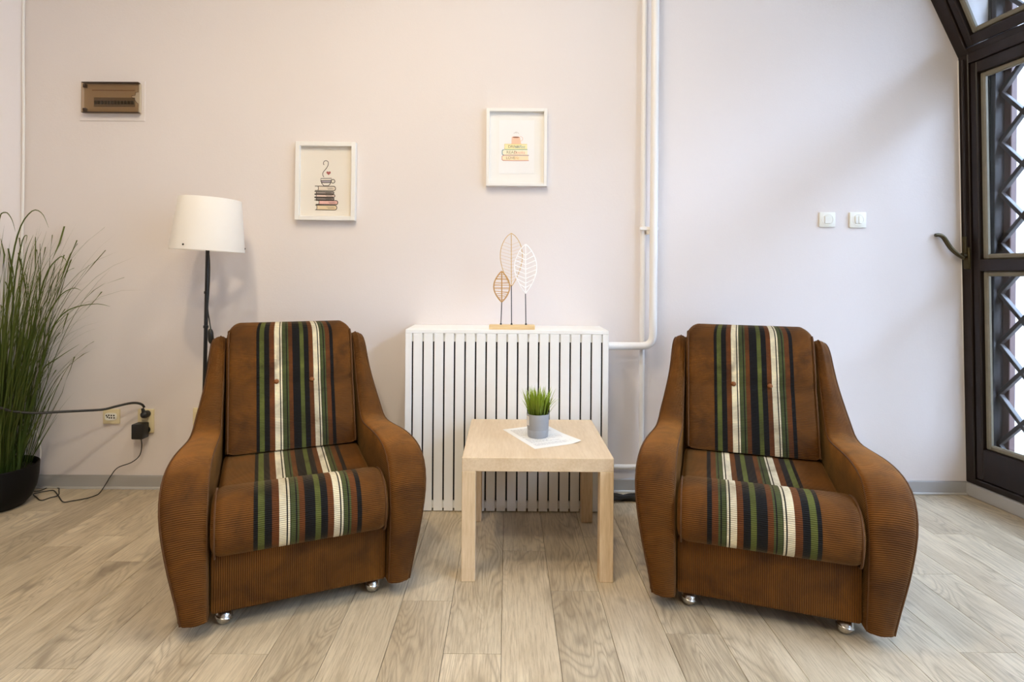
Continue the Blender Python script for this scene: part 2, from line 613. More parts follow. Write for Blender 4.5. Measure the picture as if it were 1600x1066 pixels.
struct('wall_left_front', slab(pl1, (pl1[0], ROOM_BACK), -0.05, H + 0.1, 0.2, 1), M_WALLL, smooth=False)
struct('wall_front', slab((-4.2, ROOM_BACK), (3.5, ROOM_BACK), -0.05, H + 0.1, 0.2, 1), M_WALLF, smooth=False)
bm = bmesh.new()
box(bm, (-4.4, ROOM_BACK - 0.1, H), (3.4, WY + 0.1, H + 0.12))
struct('ceiling', bm, M_CEIL, smooth=False)

# skirting along the back wall and the left wall
bm = bmesh.new()
box(bm, (LX + 0.005, WY - 0.012, 0.0), (2.372, WY, 0.068), 0.004)
sk = struct('baseboard_back', bm, M_SKIRT)
bm = bmesh.new()
box(bm, (LX + 0.015, WY - 0.020, 0.0), (2.368, WY - 0.011, 0.012), 0.003)
obj('skirting_lip', bm, M_SKIRTLIP, sk)
d = (Vector((pl1[0], pl1[1], 0)) - Vector((pl0[0], pl0[1], 0))).normalized()
struct('baseboard_left', slab(pl0, pl1, 0.0, 0.068, 0.012, -1), M_SKIRT, smooth=False)

# white conduit in the left corner
bm = bmesh.new()
tube(bm, smooth_path([(LX + 0.006 + 0.003 * math.sin(i * 1.7), WY - 0.010, 0.07 + i * 0.36) for i in range(9)], 33), 0.0065, 8)
tag(obj('wall_cable', bm, M_PIPE), 'thin white painted cable running up the left room corner above the tall grass', 'cable')

# ------------------------------------------------------------------ leaning glazed facade on the right
FD = Vector((math.sin(R(6)), -math.cos(R(6)), 0))        # along the facade, towards the camera
FN = Vector((-math.cos(R(6)), -math.sin(R(6)), 0))       # into the room
FO = Vector((2.373, WY, 0.065))
def frame_axes(lean):
    U = Vector((0, 0, 1)) * math.cos(R(lean)) + FN * math.sin(R(lean))
    T = -FN * math.cos(R(lean)) + Vector((0, 0, 1)) * math.sin(R(lean))
    return U, T
UL, TL = frame_axes(1.5)
UU, TU = frame_axes(25.5)
HL = 2.18
FT = FO + UL * HL
def fmat(o, U, T):
    return Matrix(((FD.x, U.x, T.x, o.x), (FD.y, U.y, T.y, o.y), (FD.z, U.z, T.z, o.z), (0, 0, 0, 1)))
ML, MU = fmat(FO, UL, TL), fmat(FT, UU, TU)
HU = 1.27
def fpart(name, rects, M, mat, parent, bev=0.004):
    """rects: (s0, s1, h0, h1, t0, t1): along, up the panel, outward"""
    bm = bmesh.new()
    for s0, s1, h0, h1, t0, t1 in rects:
        box(bm, (s0, h0, t0), (s1, h1, t1), bev, 1, M)
    return obj(name, bm, mat, parent, smooth=False)
def ring(s0, s1, h0, h1, w, t0, t1):
    return [(s0, s0 + w, h0, h1, t0, t1), (s1 - w, s1, h0, h1, t0, t1), (s0 + w, s1 - w, h0, h0 + w, t0, t1), (s0 + w, s1 - w, h1 - w, h1, t0, t1)]

PITCHW = 1.02
NW = 5
for k in range(NW):
    s = k * PITCHW
    wl = tag(empty('window_%d' % (k + 1)), kind='structure')
    wl.location = FO + FD * s
    Mi = Matrix.Translation(-wl.location)
    A, B = Mi @ ML, Mi @ MU
    s0 = s - (0.03 if k == 0 else 0)
    s1 = s + PITCHW
    fpart('frame', [(s0, s + 0.046, -0.0, HL + 0.01, 0.0, 0.09), (s1 - 0.012, s1, 0, HL + 0.01, 0.0, 0.09), (s + 0.046, s1 - 0.012, 0.0, 0.03, 0, 0.09),
                    (s + 0.046, s1 - 0.012, HL - 0.045, HL + 0.012, 0.0, 0.09)], A, M_WINDOW, wl)
    fpart('sash', [(s + 0.049, s + 0.084, 0.033, HL - 0.047, 0.008, 0.07), (s1 - 0.055, s1 - 0.015, 0.033, HL - 0.047, 0.008, 0.07),
                   (s + 0.084, s1 - 0.055, 0.033, 0.190, 0.008, 0.07), (s + 0.084, s1 - 0.055, 1.083, 1.142, 0.008, 0.07),
                   (s + 0.084, s1 - 0.055, HL - 0.105, HL - 0.047, 0.008, 0.07)], A, M_WINDOW, wl)
    fpart('frame', [(s0, s + 0.046, 0.0, HU, 0.0, 0.09), (s1 - 0.012, s1, 0, HU, 0.0, 0.09), (s + 0.046, s1 - 0.012, 0.0, 0.03, 0.0, 0.09),
                    (s + 0.046, s1 - 0.012, HU - 0.04, HU, 0.0, 0.09)], B, M_WINDOW, wl)
    fpart('sash', [(s + 0.049, s + 0.084, 0.033, HU - 0.042, 0.008, 0.07), (s1 - 0.055, s1 - 0.015, 0.033, HU - 0.042, 0.008, 0.07),
                   (s + 0.084, s1 - 0.055, 0.033, 0.085, 0.008, 0.07), (s + 0.084, s1 - 0.055, HU - 0.1, HU - 0.042, 0.008, 0.07)], B, M_WINDOW, wl)
    for (h0, h1, Mx) in ((0.190, 1.083, A), (1.142, HL - 0.105, A), (0.085, HU - 0.1, B)):
        fpart('glazing_bead', ring(s + 0.084, s1 - 0.055, h0, h1, 0.026, 0.026, 0.05), Mx, M_BEAD, wl, 0.006)
        fpart('pane', [(s + 0.086, s1 - 0.057, h0 + 0.002, h1 - 0.002, 0.051, 0.055)], Mx, M_GLASS, wl, 0)
    if k == 0:
        # lever handle with its bolt rod
        bm = bmesh.new()
        def fp(a, b, c):
            return A @ Vector((a, b, c))
        hz = 1.145
        box(bm, (0.012, hz - 0.05, -0.012), (0.048, hz + 0.06, 0.002), 0.004, 1, A)
        tube(bm, [fp(0.030, hz + 0.02, -0.002), fp(0.030, hz + 0.02, -0.034)], 0.013, 10)
        tube(bm, [fp(0.028, hz + 0.03, -0.016), fp(0.028, hz + 0.115, -0.016)], 0.010, 8)
        tube(bm, smooth_path([fp(0.034, hz + 0.005, -0.028), fp(0.028, hz + 0.025, -0.055), fp(0.018, hz + 0.060, -0.085),
                              fp(0.008, hz + 0.112, -0.112), fp(0.002, hz + 0.126, -0.130), fp(0.0, hz + 0.126, -0.152)], 18),
             [0.0085 + 0.003 * math.sin(i / 17 * math.pi) for i in range(18)], 8)
        obj('lever_handle', bm, M_BRASS, wl)
        bm = bmesh.new()
        tube(bm, [fp(0.028, hz + 0.11, -0.010), fp(0.028, HL - 0.02, -0.010)], 0.006, 8)
        obj('bolt_rod', bm, M_WINDOW, wl)

# strip of plaster where wall and frame meet, the skirting board below the frame
bm = bmesh.new()
box(bm, (-0.036, 0, -0.006), (-0.0005, HL - 0.01, -0.001), 0.003, 1, ML)
struct('trim_1', bm, M_PLASTER)
bm = bmesh.new()
Mb = fmat(Vector((2.373, WY, 0.0)), Vector((0, 0, 1)), -FN)
box(bm, (-0.02, 0.0, -0.012), (NW * PITCHW, 0.064, 0.10), 0.004, 1, Mb)
struct('baseboard_right', bm, M_SKIRT)
# end pier closing the facade behind the camera
e = FO + FD * (NW * PITCHW)
struct('wall_right', slab((e.x + 0.08, e.y), (e.x + 0.3, ROOM_BACK - 0.1), -0.05, H + 0.1, 0.2, -1), M_WALLL, smooth=False)

# iron grille outside the glass
g0 = empty('window_grille', FO + FD * 0.065 - FN * 0.18)
tag(g0, 'dark brown diamond lattice grille on a reddish post outside the window', 'grille')
def G(s, z, t=0.18):
    return FO + FD * s - FN * t + Vector((0, 0, z - FO.z)) - g0.location
bm = bmesh.new()
MG = fmat(-g0.location + Vector((FO.x, FO.y, 0)), Vector((0, 0, 1)), -FN)
box(bm, (0.046, 0.02, 0.15), (0.084, 3.6, 0.185), 0.003, 1, MG)
obj('post', bm, M_GRILLEPOST, g0, smooth=False)
bm = bmesh.new()
box(bm, (0.020, 0.02, 0.10), (0.0455, 3.6, 0.18), 0.003, 1, MG)
obj('side_plate', bm, M_GRILLE, g0, smooth=False)
SL = 0.256 / 0.23
GS1 = 2.05
bm = bmesh.new()
box(bm, (GS1, 0.02, 0.15), (GS1 + 0.04, 3.6, 0.185), 0.003, 1, MG)
obj('post', bm, M_GRILLEPOST, g0, smooth=False)
def bar(s0, z0, s1, z1):
    bm = bmesh.new()
    a, b = G(s0, z0, 0.135), G(s1, z1, 0.135)
    d = (b - a)
    L = d.length
    d.normalize()
    side = (-FN).copy()
    up = d.cross(side).normalized()
    Mx = Matrix(((d.x, side.x, up.x, a.x), (d.y, side.y, up.y, a.y), (d.z, side.z, up.z, a.z), (0, 0, 0, 1)))
    box(bm, (0, -0.013, -0.0095), (L, 0.013, 0.0095), 0.002, 1, Mx)
    obj('bar', bm, M_GRILLE, g0, smooth=False)
for i in range(-12, 15):
    for sg in (1, -1):
        za = 0.268 + 0.256 * i
        sA, sB = 0.048, GS1 + 0.02
        # line z = za + sg*SL*(s - 0.048)
        def clip(z):
            return 0.048 + (z - za) / (sg * SL)
        lo, hi = sorted((clip(0.14), clip(3.3)))
        a, b = max(sA, lo), min(sB, hi)
        if b - a > 0.08:
            bar(a, za + sg * SL * (a - 0.048), b, za + sg * SL * (b - 0.048))

# masonry reveal and pier beyond the frame, outside
bm = bmesh.new()
M0 = fmat(Vector((FO.x, FO.y, 0)), Vector((0, 0, 1)), -FN)
box(bm, (-0.9, -0.3, 0.095), (0.0195, 3.6, 0.20), 0.004, 1, M0)
struct('wall_reveal', bm, M_DARKSTONE, smooth=False)
bm = bmesh.new()
box(bm, (-0.9, -0.3, 0.24), (-0.060, 3.6, 0.55), 0.006, 1, M0)
struct('wall_pier', bm, M_STONE, smooth=False)
bm = bmesh.new()
box(bm, (-7, -0.4, 0.12), (9, -0.12, 14.0), 0, 1, M0)
struct('ground', bm, plain('grey_paving', (128, 126, 122), 0.9, var=0.12, scale=6), smooth=False)

# pale rubble wall across the yard, its blocks single pieces where they can be seen
yw = empty('yard_wall', FO + FD * (-6.5) - FN * 4.2)
yw.location.z = -0.12
tag(yw, 'pale rough block wall standing across the yard outside the window', 'wall')
blk = plain('grey_block', (150, 149, 147), 0.9, var=0.2, scale=9, bump=0.5)
ang = math.atan2(FD.y, FD.x)
rr = random.Random(3)
for row in range(6):
    zb = row * 0.22
    for col in range(16):
        bm = bmesh.new()
        wv, hv, pv = 0.47 + rr.uniform(-0.012, 0.012), 0.205 + rr.uniform(-0.006, 0.006), rr.uniform(0, 0.02)
        box(bm, (0, -0.14 - pv, 0), (wv, 0.14, hv), 0.012)
        o = obj('block', bm, blk, yw, smooth=False)
        o.location = FD * (col * 0.49 + (0.24 if row % 2 else 0)) + Vector((0, 0, zb))
        o.rotation_euler = (0, 0, ang)

# unseen block added across the yard to cut the low sky light
bm = bmesh.new()
box(bm, (-3.2, -0.4, 5.2), (12.0, 5.6, 9.0), 0.02, 1, M0)
ob = struct('added_sky_blocker', bm, plain('grey_render', (132, 128, 122), 0.9, var=0.1, scale=3), smooth=False)

# ------------------------------------------------------------------ heating pipes
pipes = empty('heating_pipe', W(1021, 540, 2.85))
tag(pipes, 'thick white riser pipe bending left into the radiator cover', 'pipe')
def bend_path(p, q, r, corner, n=10):
    a = (Vector(p) - corner).normalized() * r + corner
    b = (Vector(q) - corner).normalized() * r + corner
    return [Vector(p)] + [a.lerp(corner, t).lerp(corner.lerp(b, t), t) for t in [i / (n - 1) for i in range(n)]] + [Vector(q)]
px2 = W(1021, 430, 2.85).x
pc = W(1021, 541, 2.85)
bm = bmesh.new()
tube(bm, [p - pipes.location for p in bend_path((px2, 2.85, H - 0.002), (0.4765, 2.85, pc.z), 0.06, Vector((px2, 2.85, pc.z)))], 0.0195, 18)
obj('pipe', bm, M_PIPE, pipes)
p2 = empty('return_pipe', (W(1003.7, 430, 2.894).x, 2.894, 0.1))
tag(p2, 'thinner white riser pipe running down behind the right armchair to the floor', 'pipe')
xr = p2.location.x
zc = W(970, 729.6, 2.894).z
bm = bmesh.new()
tube(bm, [p - p2.location for p in bend_path((xr, 2.894, H - 0.002), (0.4765, 2.894, zc), 0.04, Vector((xr, 2.894, zc)))], 0.0135, 14)
obj('pipe', bm, M_PIPE, p2)
cz = W(1013, 357, 2.86).z
bm = bmesh.new()
box(bm, (xr - 0.022, 2.862, cz - 0.009), (px2 + 0.028, 2.8745, cz + 0.009), 0.003)
box(bm, ((xr + px2) / 2 - 0.008, 2.866, cz - 0.03), ((xr + px2) / 2 + 0.008, WY, cz - 0.005), 0.003)
tag(obj('pipe_clamp', bm, M_PIPE), 'small white clamp bracket tying the two riser pipes to the wall', 'bracket')

# dark cable bundle on the floor by the pipes
bm = bmesh.new()
rr = random.Random(11)
for j in range(4):
    pts = [(0.40 + i * 0.07, 2.80 + rr.uniform(-0.03, 0.03), 0.012 + (j % 2) * 0.016 + 0.006 * math.sin(i + j)) for i in range(8)]
    tube(bm, smooth_path(pts, 30), 0.0115, 8)
tag(obj('floor_cable', bm, M_BLACK), 'bundle of thick black cable lying on the floor behind the table', 'cable')

# ------------------------------------------------------------------ radiator cover
RX0, RX1, RY0, RZ = -0.477, 0.476, 2.655, 0.854
rc = empty('radiator_cover', ((RX0 + RX1) / 2, RY0 + 0.12, 0))
tag(rc, 'white radiator cover with vertical slats in the middle of the back wall', 'radiator cover')
def rb(name, lo, hi, mat, bev=0.002):
    bm = bmesh.new()
    l = rc.location
    box(bm, [lo[i] - l[i] for i in range(3)], [hi[i] - l[i] for i in range(3)], bev)
    return obj(name, bm, mat, rc, smooth=False)
TT = 0.018
rb('top_panel', (RX0, RY0 + 0.0005, RZ - TT), (RX1, WY - 0.002, RZ), M_WHITE)
rb('side_panel', (RX0, RY0 + 0.020, 0), (RX0 + TT, WY - 0.004, RZ - TT), M_WHITE)
rb('side_panel', (RX1 - TT, RY0 + 0.020, 0), (RX1, WY - 0.004, RZ - TT), M_WHITE)
rb('top_rail', (RX0 + TT, RY0 + 0.0125, RZ - 0.058), (RX1 - TT, RY0 + 0.028, RZ - TT), M_WHITE)
rb('bottom_rail', (RX0 + TT, RY0 + 0.0125, 0.012), (RX1 - TT, RY0 + 0.028, 0.045), M_WHITE)
rb('shade_sheet', (RX0 + TT, RY0 + 0.06, 0.02), (RX1 - TT, RY0 + 0.075, RZ - 0.03), M_DARKVOID)  # dark sheet standing in for the shade inside the cover
NS = 20
gap = 0.0075
xs0 = W(634, 600, RY0).x
sp = 0.04935
first = 0.0300
x = RX0
for i in range(NS):
    wd = first if i == 0 else (sp - gap if i < NS - 1 else RX1 - x)
    rb('slat', (x, RY0, 0.004), (x + wd, RY0 + 0.0125, RZ - 0.0185), M_WHITE, 0.0012)
    x += wd + gap

# ------------------------------------------------------------------ leaf sculpture on the radiator cover
LY = 2.70
ls = empty('leaf_sculpture', (W(800, 514, LY).x, LY, RZ))
tag(ls, 'sculpture of three wire leaves on thin stems standing on the radiator cover', 'ornament')
def lp(px, py):
    return W(px, py, LY) - ls.location
bm = bmesh.new()
a, b = lp(764.5, 514), lp(835.5, 506.5)
box(bm, (a.x, -0.028, 0.0), (b.x, 0.028, 0.021), 0.002)
obj('wooden_base', bm, M_PALEWOOD, ls, smooth=False)
for (bx, tx, ty) in ((782.6, 784, 472), (799.3, 799, 446), (821.8, 821, 458)):
    bm = bmesh.new()
    p0, p1 = lp(bx, 506), lp(tx, ty)
    p0 = Vector((p0.x, 0, 0.0205))
    p1.y = 0
    tube(bm, [p0, p0.lerp(p1, .5), p1], 0.0022, 8)
    lathe(bm, [(0, 0), (0.005, 0), (0.0045, 0.006), (0.002, 0.009), (0, 0.009)], 10, tuple(p0))
    obj('stem', bm, M_BLACKMET, ls)
def leaf_outline(c, top, bot, hw, n=22, p=0.8):
    L, Rr = [], []
    for i in range(n):
        t = i / (n - 1)
        wv = hw * math.sin(math.pi * t ** p) ** 0.85
        z = top + (bot - top) * t
        L.append(lp(c - wv, z)); Rr.append(lp(c + wv, z))
    for q in L + Rr:
        q.y = 0
    return L, Rr
def at_t(side, t):
    f = max(0, min(0.9999, t)) * (len(side) - 1)
    i = int(f)
    return side[i].lerp(side[i + 1], f - i)
# small rattan leaf
L, Rr = leaf_outline(784, 424, 472, 12.5, p=1.0)
bm = bmesh.new()
tube(bm, L, 0.0030, 6); tube(bm, Rr, 0.0030, 6); tube(bm, [lp(784, 424) * 1, lp(784, 472)], 0.0028, 6)
lf = obj('rattan_leaf', bm, M_RATTAN, ls)
bm = bmesh.new()
rr = random.Random(5)
for i in range(14):
    t = 0.10 + i * 0.062
    tube(bm, [at_t(L, t + rr.uniform(-.03, .03)) + Vector((0, -0.003, 0)), at_t(Rr, t + rr.uniform(-.03, .03)) + Vector((0, -0.003, 0))], 0.0016, 5)
obj('strand', bm, M_RATTAN, lf)
# tall rope leaf
L, Rr = leaf_outline(799, 364.5, 448, 17.3)
bm = bmesh.new()
tube(bm, L, 0.0018, 6); tube(bm, Rr, 0.0018, 6)
tube(bm, [lp(799, 364.5), lp(799, 405), lp(799, 447)], 0.0019, 6)
lf = obj('rope_leaf', bm, M_ROPE, ls)
bm = bmesh.new()
for i in range(12):
    t = 0.16 + i * 0.062
    m = at_t(L, t + 0.06).lerp(at_t(Rr, t + 0.06), 0.5)
    tube(bm, [at_t(L, t), m], 0.0007, 5); tube(bm, [at_t(Rr, t), m], 0.0007, 5)
for i in range(11):
    m = at_t(L, 0.05 + i * 0.085).lerp(at_t(Rr, 0.05 + i * 0.085), 0.5)
    bmesh.ops.create_icosphere(bm, subdivisions=1, radius=0.0030, matrix=Matrix.Translation(m))
obj('vein', bm, M_ROPE, lf)
# white wire leaf, a little nearer
L, Rr = leaf_outline(821, 382, 458, 17.2, p=0.92)
for q in L + Rr:
    q.y = -0.010
bm = bmesh.new()
tube(bm, L, 0.0028, 6); tube(bm, Rr, 0.0028, 6)
c0, c1 = lp(821, 382), lp(821, 459)
c0.y = c1.y = -0.010
tube(bm, [c0, (c0 + c1) / 2, c1], 0.0028, 6)
lf = obj('white_leaf', bm, M_WIREWHITE, ls)
bm = bmesh.new()
for i in range(8):
    t = 0.14 + i * 0.095
    m = at_t(L, t + 0.09).lerp(at_t(Rr, t + 0.09), 0.5)
    tube(bm, [at_t(L, t), m], 0.0023, 5); tube(bm, [at_t(Rr, t), m], 0.0023, 5)
obj('vein', bm, M_WIREWHITE, lf)

# ------------------------------------------------------------------ side table
TX, TY = 0.115, 2.049
tb = empty('side_table', (TX, TY + 0.275, 0))
tag(tb, 'square whitened oak side table between the two armchairs', 'table')
bm = bmesh.new()
box(bm, (-0.275, -0.275, 0.40), (0.275, 0.275, 0.45), 0.0015)
obj('tabletop', bm, M_OAKX, tb, smooth=False)
for sx in (-1, 1):
    for sy in (-1, 1):
        bm = bmesh.new()
        x0, y0 = sx * 0.275, sy * 0.275
        box(bm, (min(x0, x0 - sx * 0.05), min(y0, y0 - sy * 0.05), 0), (max(x0, x0 - sx * 0.05), max(y0, y0 - sy * 0.05), 0.40), 0.0015)
        obj('leg', bm, M_OAK, tb, smooth=False)

# sheet of printed paper on the table
A0, A1, A2 = Vector((-0.017, 2.424, 0)), Vector((0.1087, 2.1546, 0)), Vector((0.296, 2.241, 0))
ex = (A2 - A1).normalized()
ey = (A0 - A1 - ex * (A0 - A1).dot(ex)).normalized()
pw, ph = 0.207, 0.297
ps = empty('paper_sheet', A1 + Vector((0, 0, 0.4502)), math.atan2(ex.y, ex.x))
tag(ps, 'white printed sheet of paper lying under the small grass pot', 'paper')
def curl(x, y):
    return 0.0004 + 0.010 * max(0, (x - 0.15) / 0.06) ** 2 * max(0, 1 - y / 0.15)
nx, ny = 10, 14
vs, fs = [], []
for j in range(ny + 1):
    for i in range(nx + 1):
        X, Y = pw * i / nx, ph * j / ny
        vs.append((X, Y, curl(X, Y)))
n1 = len(vs)
vs += [(a, b, c - 0.0003) for a, b, c in vs]
for j in range(ny):
    for i in range(nx):
        k = j * (nx + 1) + i
        fs.append((k, k + 1, k + nx + 2, k + nx + 1))
        fs.append((n1 + k, n1 + k + nx + 1, n1 + k + nx + 2, n1 + k + 1))
pyobj('sheet', vs, fs, M_PAPER, ps)
bm = bmesh.new()
rr = random.Random(21)
y = ph - 0.03
while y > 0.03:
    x = 0.022
    xe = pw - 0.022 - rr.choice([0, 0, 0.03, 0.08])
    while x < xe:
        ww = rr.uniform(0.006, 0.02)
        box(bm, (x, y, curl(x, y) + 0.0002), (min(x + ww, xe), y + 0.0022, curl(x, y) + 0.0004))
        x += ww + 0.003
    y -= 0.0075 if rr.random() < 0.85 else 0.016
tag(obj('print_line', bm, M_GREYINK, ps, smooth=False), kind='stuff')

# small potted grass
gp = empty('potted_grass', (0.129, 2.325, 0.4510))
tag(gp, 'small artificial grass in a grey pot standing on the side table', 'potted plant')
bm = bmesh.new()
lathe(bm, [(0, 0), (0.0400, 0), (0.0415, 0.003), (0.0432, 0.030), (0.0428, 0.0315), (0.0438, 0.033), (0.0462, 0.094), (0.0455, 0.0955), (0.0435, 0.094), (0.042, 0.082), (0, 0.082)], 48)
obj('pot', bm, M_POTGREY, gp)
bm = bmesh.new()
for i in range(7):
    a0, a1 = R(188 + i * 4.0), R(188 + (i + 1) * 4.0)
    r0 = 0.0467
    vv = [bm.verts.new((r * math.cos(a), r * math.sin(a), z)) for a, r, z in ((a0, r0 - .001, .050), (a1, r0 - .001, .050), (a1, r0 + .0003, .088), (a0, r0 + .0003, .088))]
    bm.faces.new(vv)
obj('label_sticker', bm, M_PAPER, gp)
bm = bmesh.new()
for z in (0.058, 0.064, 0.070, 0.076, 0.081):
    box(bm, (-0.0468 * math.cos(R(20)) - 0.0012, -0.0468 * math.sin(R(20)) - 0.006, z), (-0.0468 * math.cos(R(20)) + 0.0005, -0.0468 * math.sin(R(20)) + 0.004, z + 0.002))
obj('label_print', bm, M_GREYINK, gp, smooth=False)

def blades(n, rnd, base_r, length, spread, width, droop, base_z, wl=1.0, seg=7, az=None, bottom_clear=0):
    """list of (verts, faces, uvs) for curved, folded, tapering blades"""
    out = []
    for i in range(n):
        a = rnd.uniform(0, 2 * math.pi) if az is None else az(rnd)
        r = base_r * math.sqrt(rnd.random())
        p = Vector((r * math.cos(a), r * math.sin(a), base_z))
        th = rnd.uniform(*spread)
        L = rnd.uniform(*length)
        dr = rnd.uniform(*droop)
        a2 = a + rnd.uniform(-0.35, 0.35)
        wd = rnd.uniform(*width)
        vs, fs, uv = [], [], []
        h = Vector((math.cos(a2), math.sin(a2), 0))
        sd = Vector((-h.y, h.x, 0))
        tw = rnd.uniform(-0.9, 0.9)
        ang = th
        for j in range(seg + 1):
            t = j / seg
            wv = wd * (1 - t ** 2.2) * (0.55 + 0.45 * min(1, t * 4)) + 0.0002
            d = Vector((h.x * math.sin(ang), h.y * math.sin(ang), math.cos(ang)))
            s2 = (sd * math.cos(tw) + d.cross(sd) * math.sin(tw)).normalized()
            nn = d.cross(s2)
            vs += [p - s2 * wv * 0.5, p + nn * wv * 0.18, p + s2 * wv * 0.5]
            uv += [(0, t), (0.5, t), (1, t)]
            p = p + d * (L / seg)
            ang += dr * (t ** 1.6) * 3.2 / seg
        for j in range(seg):
            k = j * 3
            fs += [(k, k + 1, k + 4, k + 3), (k + 1, k + 2, k + 5, k + 4)]
        out.append((vs, fs, uv))
    return out
def join(bl):
    V, Fc, U = [], [], []
    for vs, fs, uv in bl:
        n = len(V)
        V += vs
        U += uv
        Fc += [tuple(i + n for i in f) for f in fs]
    return V, Fc, U
rg = random.Random(4)
V, Fc, U = join(blades(300, rg, 0.036, (0.075, 0.125), (0.0, 0.36), (0.0045, 0.0070), (0.0, 0.35), 0.080) +
                blades(40, rg, 0.038, (0.08, 0.11), (0.3, 0.65), (0.0015, 0.003), (0.1, 0.9), 0.080))
tag(pyobj('grass_blades', V, Fc, M_BLADE2, gp, U), kind='stuff')

# ------------------------------------------------------------------ armchairs
def loft_profile(name, prof, half, r, mat, parent, uvmode, nst=9, flip=False, core=10, halfmap=None):
    """closed (y, z) profile swept across x with rounded ends (inset r)"""
    n = len(prof)
    # outward normals
    area2 = sum(prof[i][0] * prof[(i + 1) % n][1] - prof[(i + 1) % n][0] * prof[i][1] for i in range(n))
    sgn = 1 if area2 > 0 else -1
    nor = []
    for i in range(n):
        a, b = prof[i - 1], prof[(i + 1) % n]
        dx, dy = b[0] - a[0], b[1] - a[1]
        l = math.hypot(dx, dy) or 1
        nor.append((sgn * dy / l, -sgn * dx / l))
    acc = [0]
    for i in range(1, n):
        acc.append(acc[-1] + math.dist(prof[i], prof[i - 1]))
    st = []
    for i in range(nst):
        f = i / (nst - 1) * math.pi / 2
        st.append((-1, 1 - math.cos(f) , math.sin(f)))
    xs = []
    for i in range(nst):
        f = i / (nst - 1) * math.pi / 2
        xs.append(('l', r * (1 - math.sin(f)), r * (1 - math.cos(f))))      # inset, dist from end
    stations = [(-1, ins, off) for _, ins, off in xs]
    mid = [(None, 0, t) for t in [j / core for j in range(1, core)]]
    stations = stations + mid + [(1, ins, off) for _, ins, off in reversed(xs)]
    V, U, Fc = [], [], []
    for kind, ins, off in stations:
        for i in range(n + 1):
            q = i % n
            y, z = prof[q][0] - nor[q][0] * ins, prof[q][1] - nor[q][1] * ins
            hw = half(prof[q][0], prof[q][1])
            if kind is None:
                x = -(hw - r) + 2 * (hw - r) * off
            else:
                x = kind * (hw - off)
            bulge = 0
            V.append((x, y, z))
            uu = (x / hw + 1) / 2
            U.append((1 - uu if flip else uu, acc[q] if i < n else acc[-1] + math.dist(prof[0], prof[-1])))
    m = n + 1
    for s in range(len(stations) - 1):
        for i in range(n):
            a = s * m + i
            Fc.append((a, a + 1, a + m + 1, a + m))
    Fc.append(tuple(range(n - 1, -1, -1)))
    e0 = (len(stations) - 1) * m
    Fc.append(tuple(range(e0, e0 + n)))
    return pyobj(name, V, Fc, mat, parent, U, angle=60)

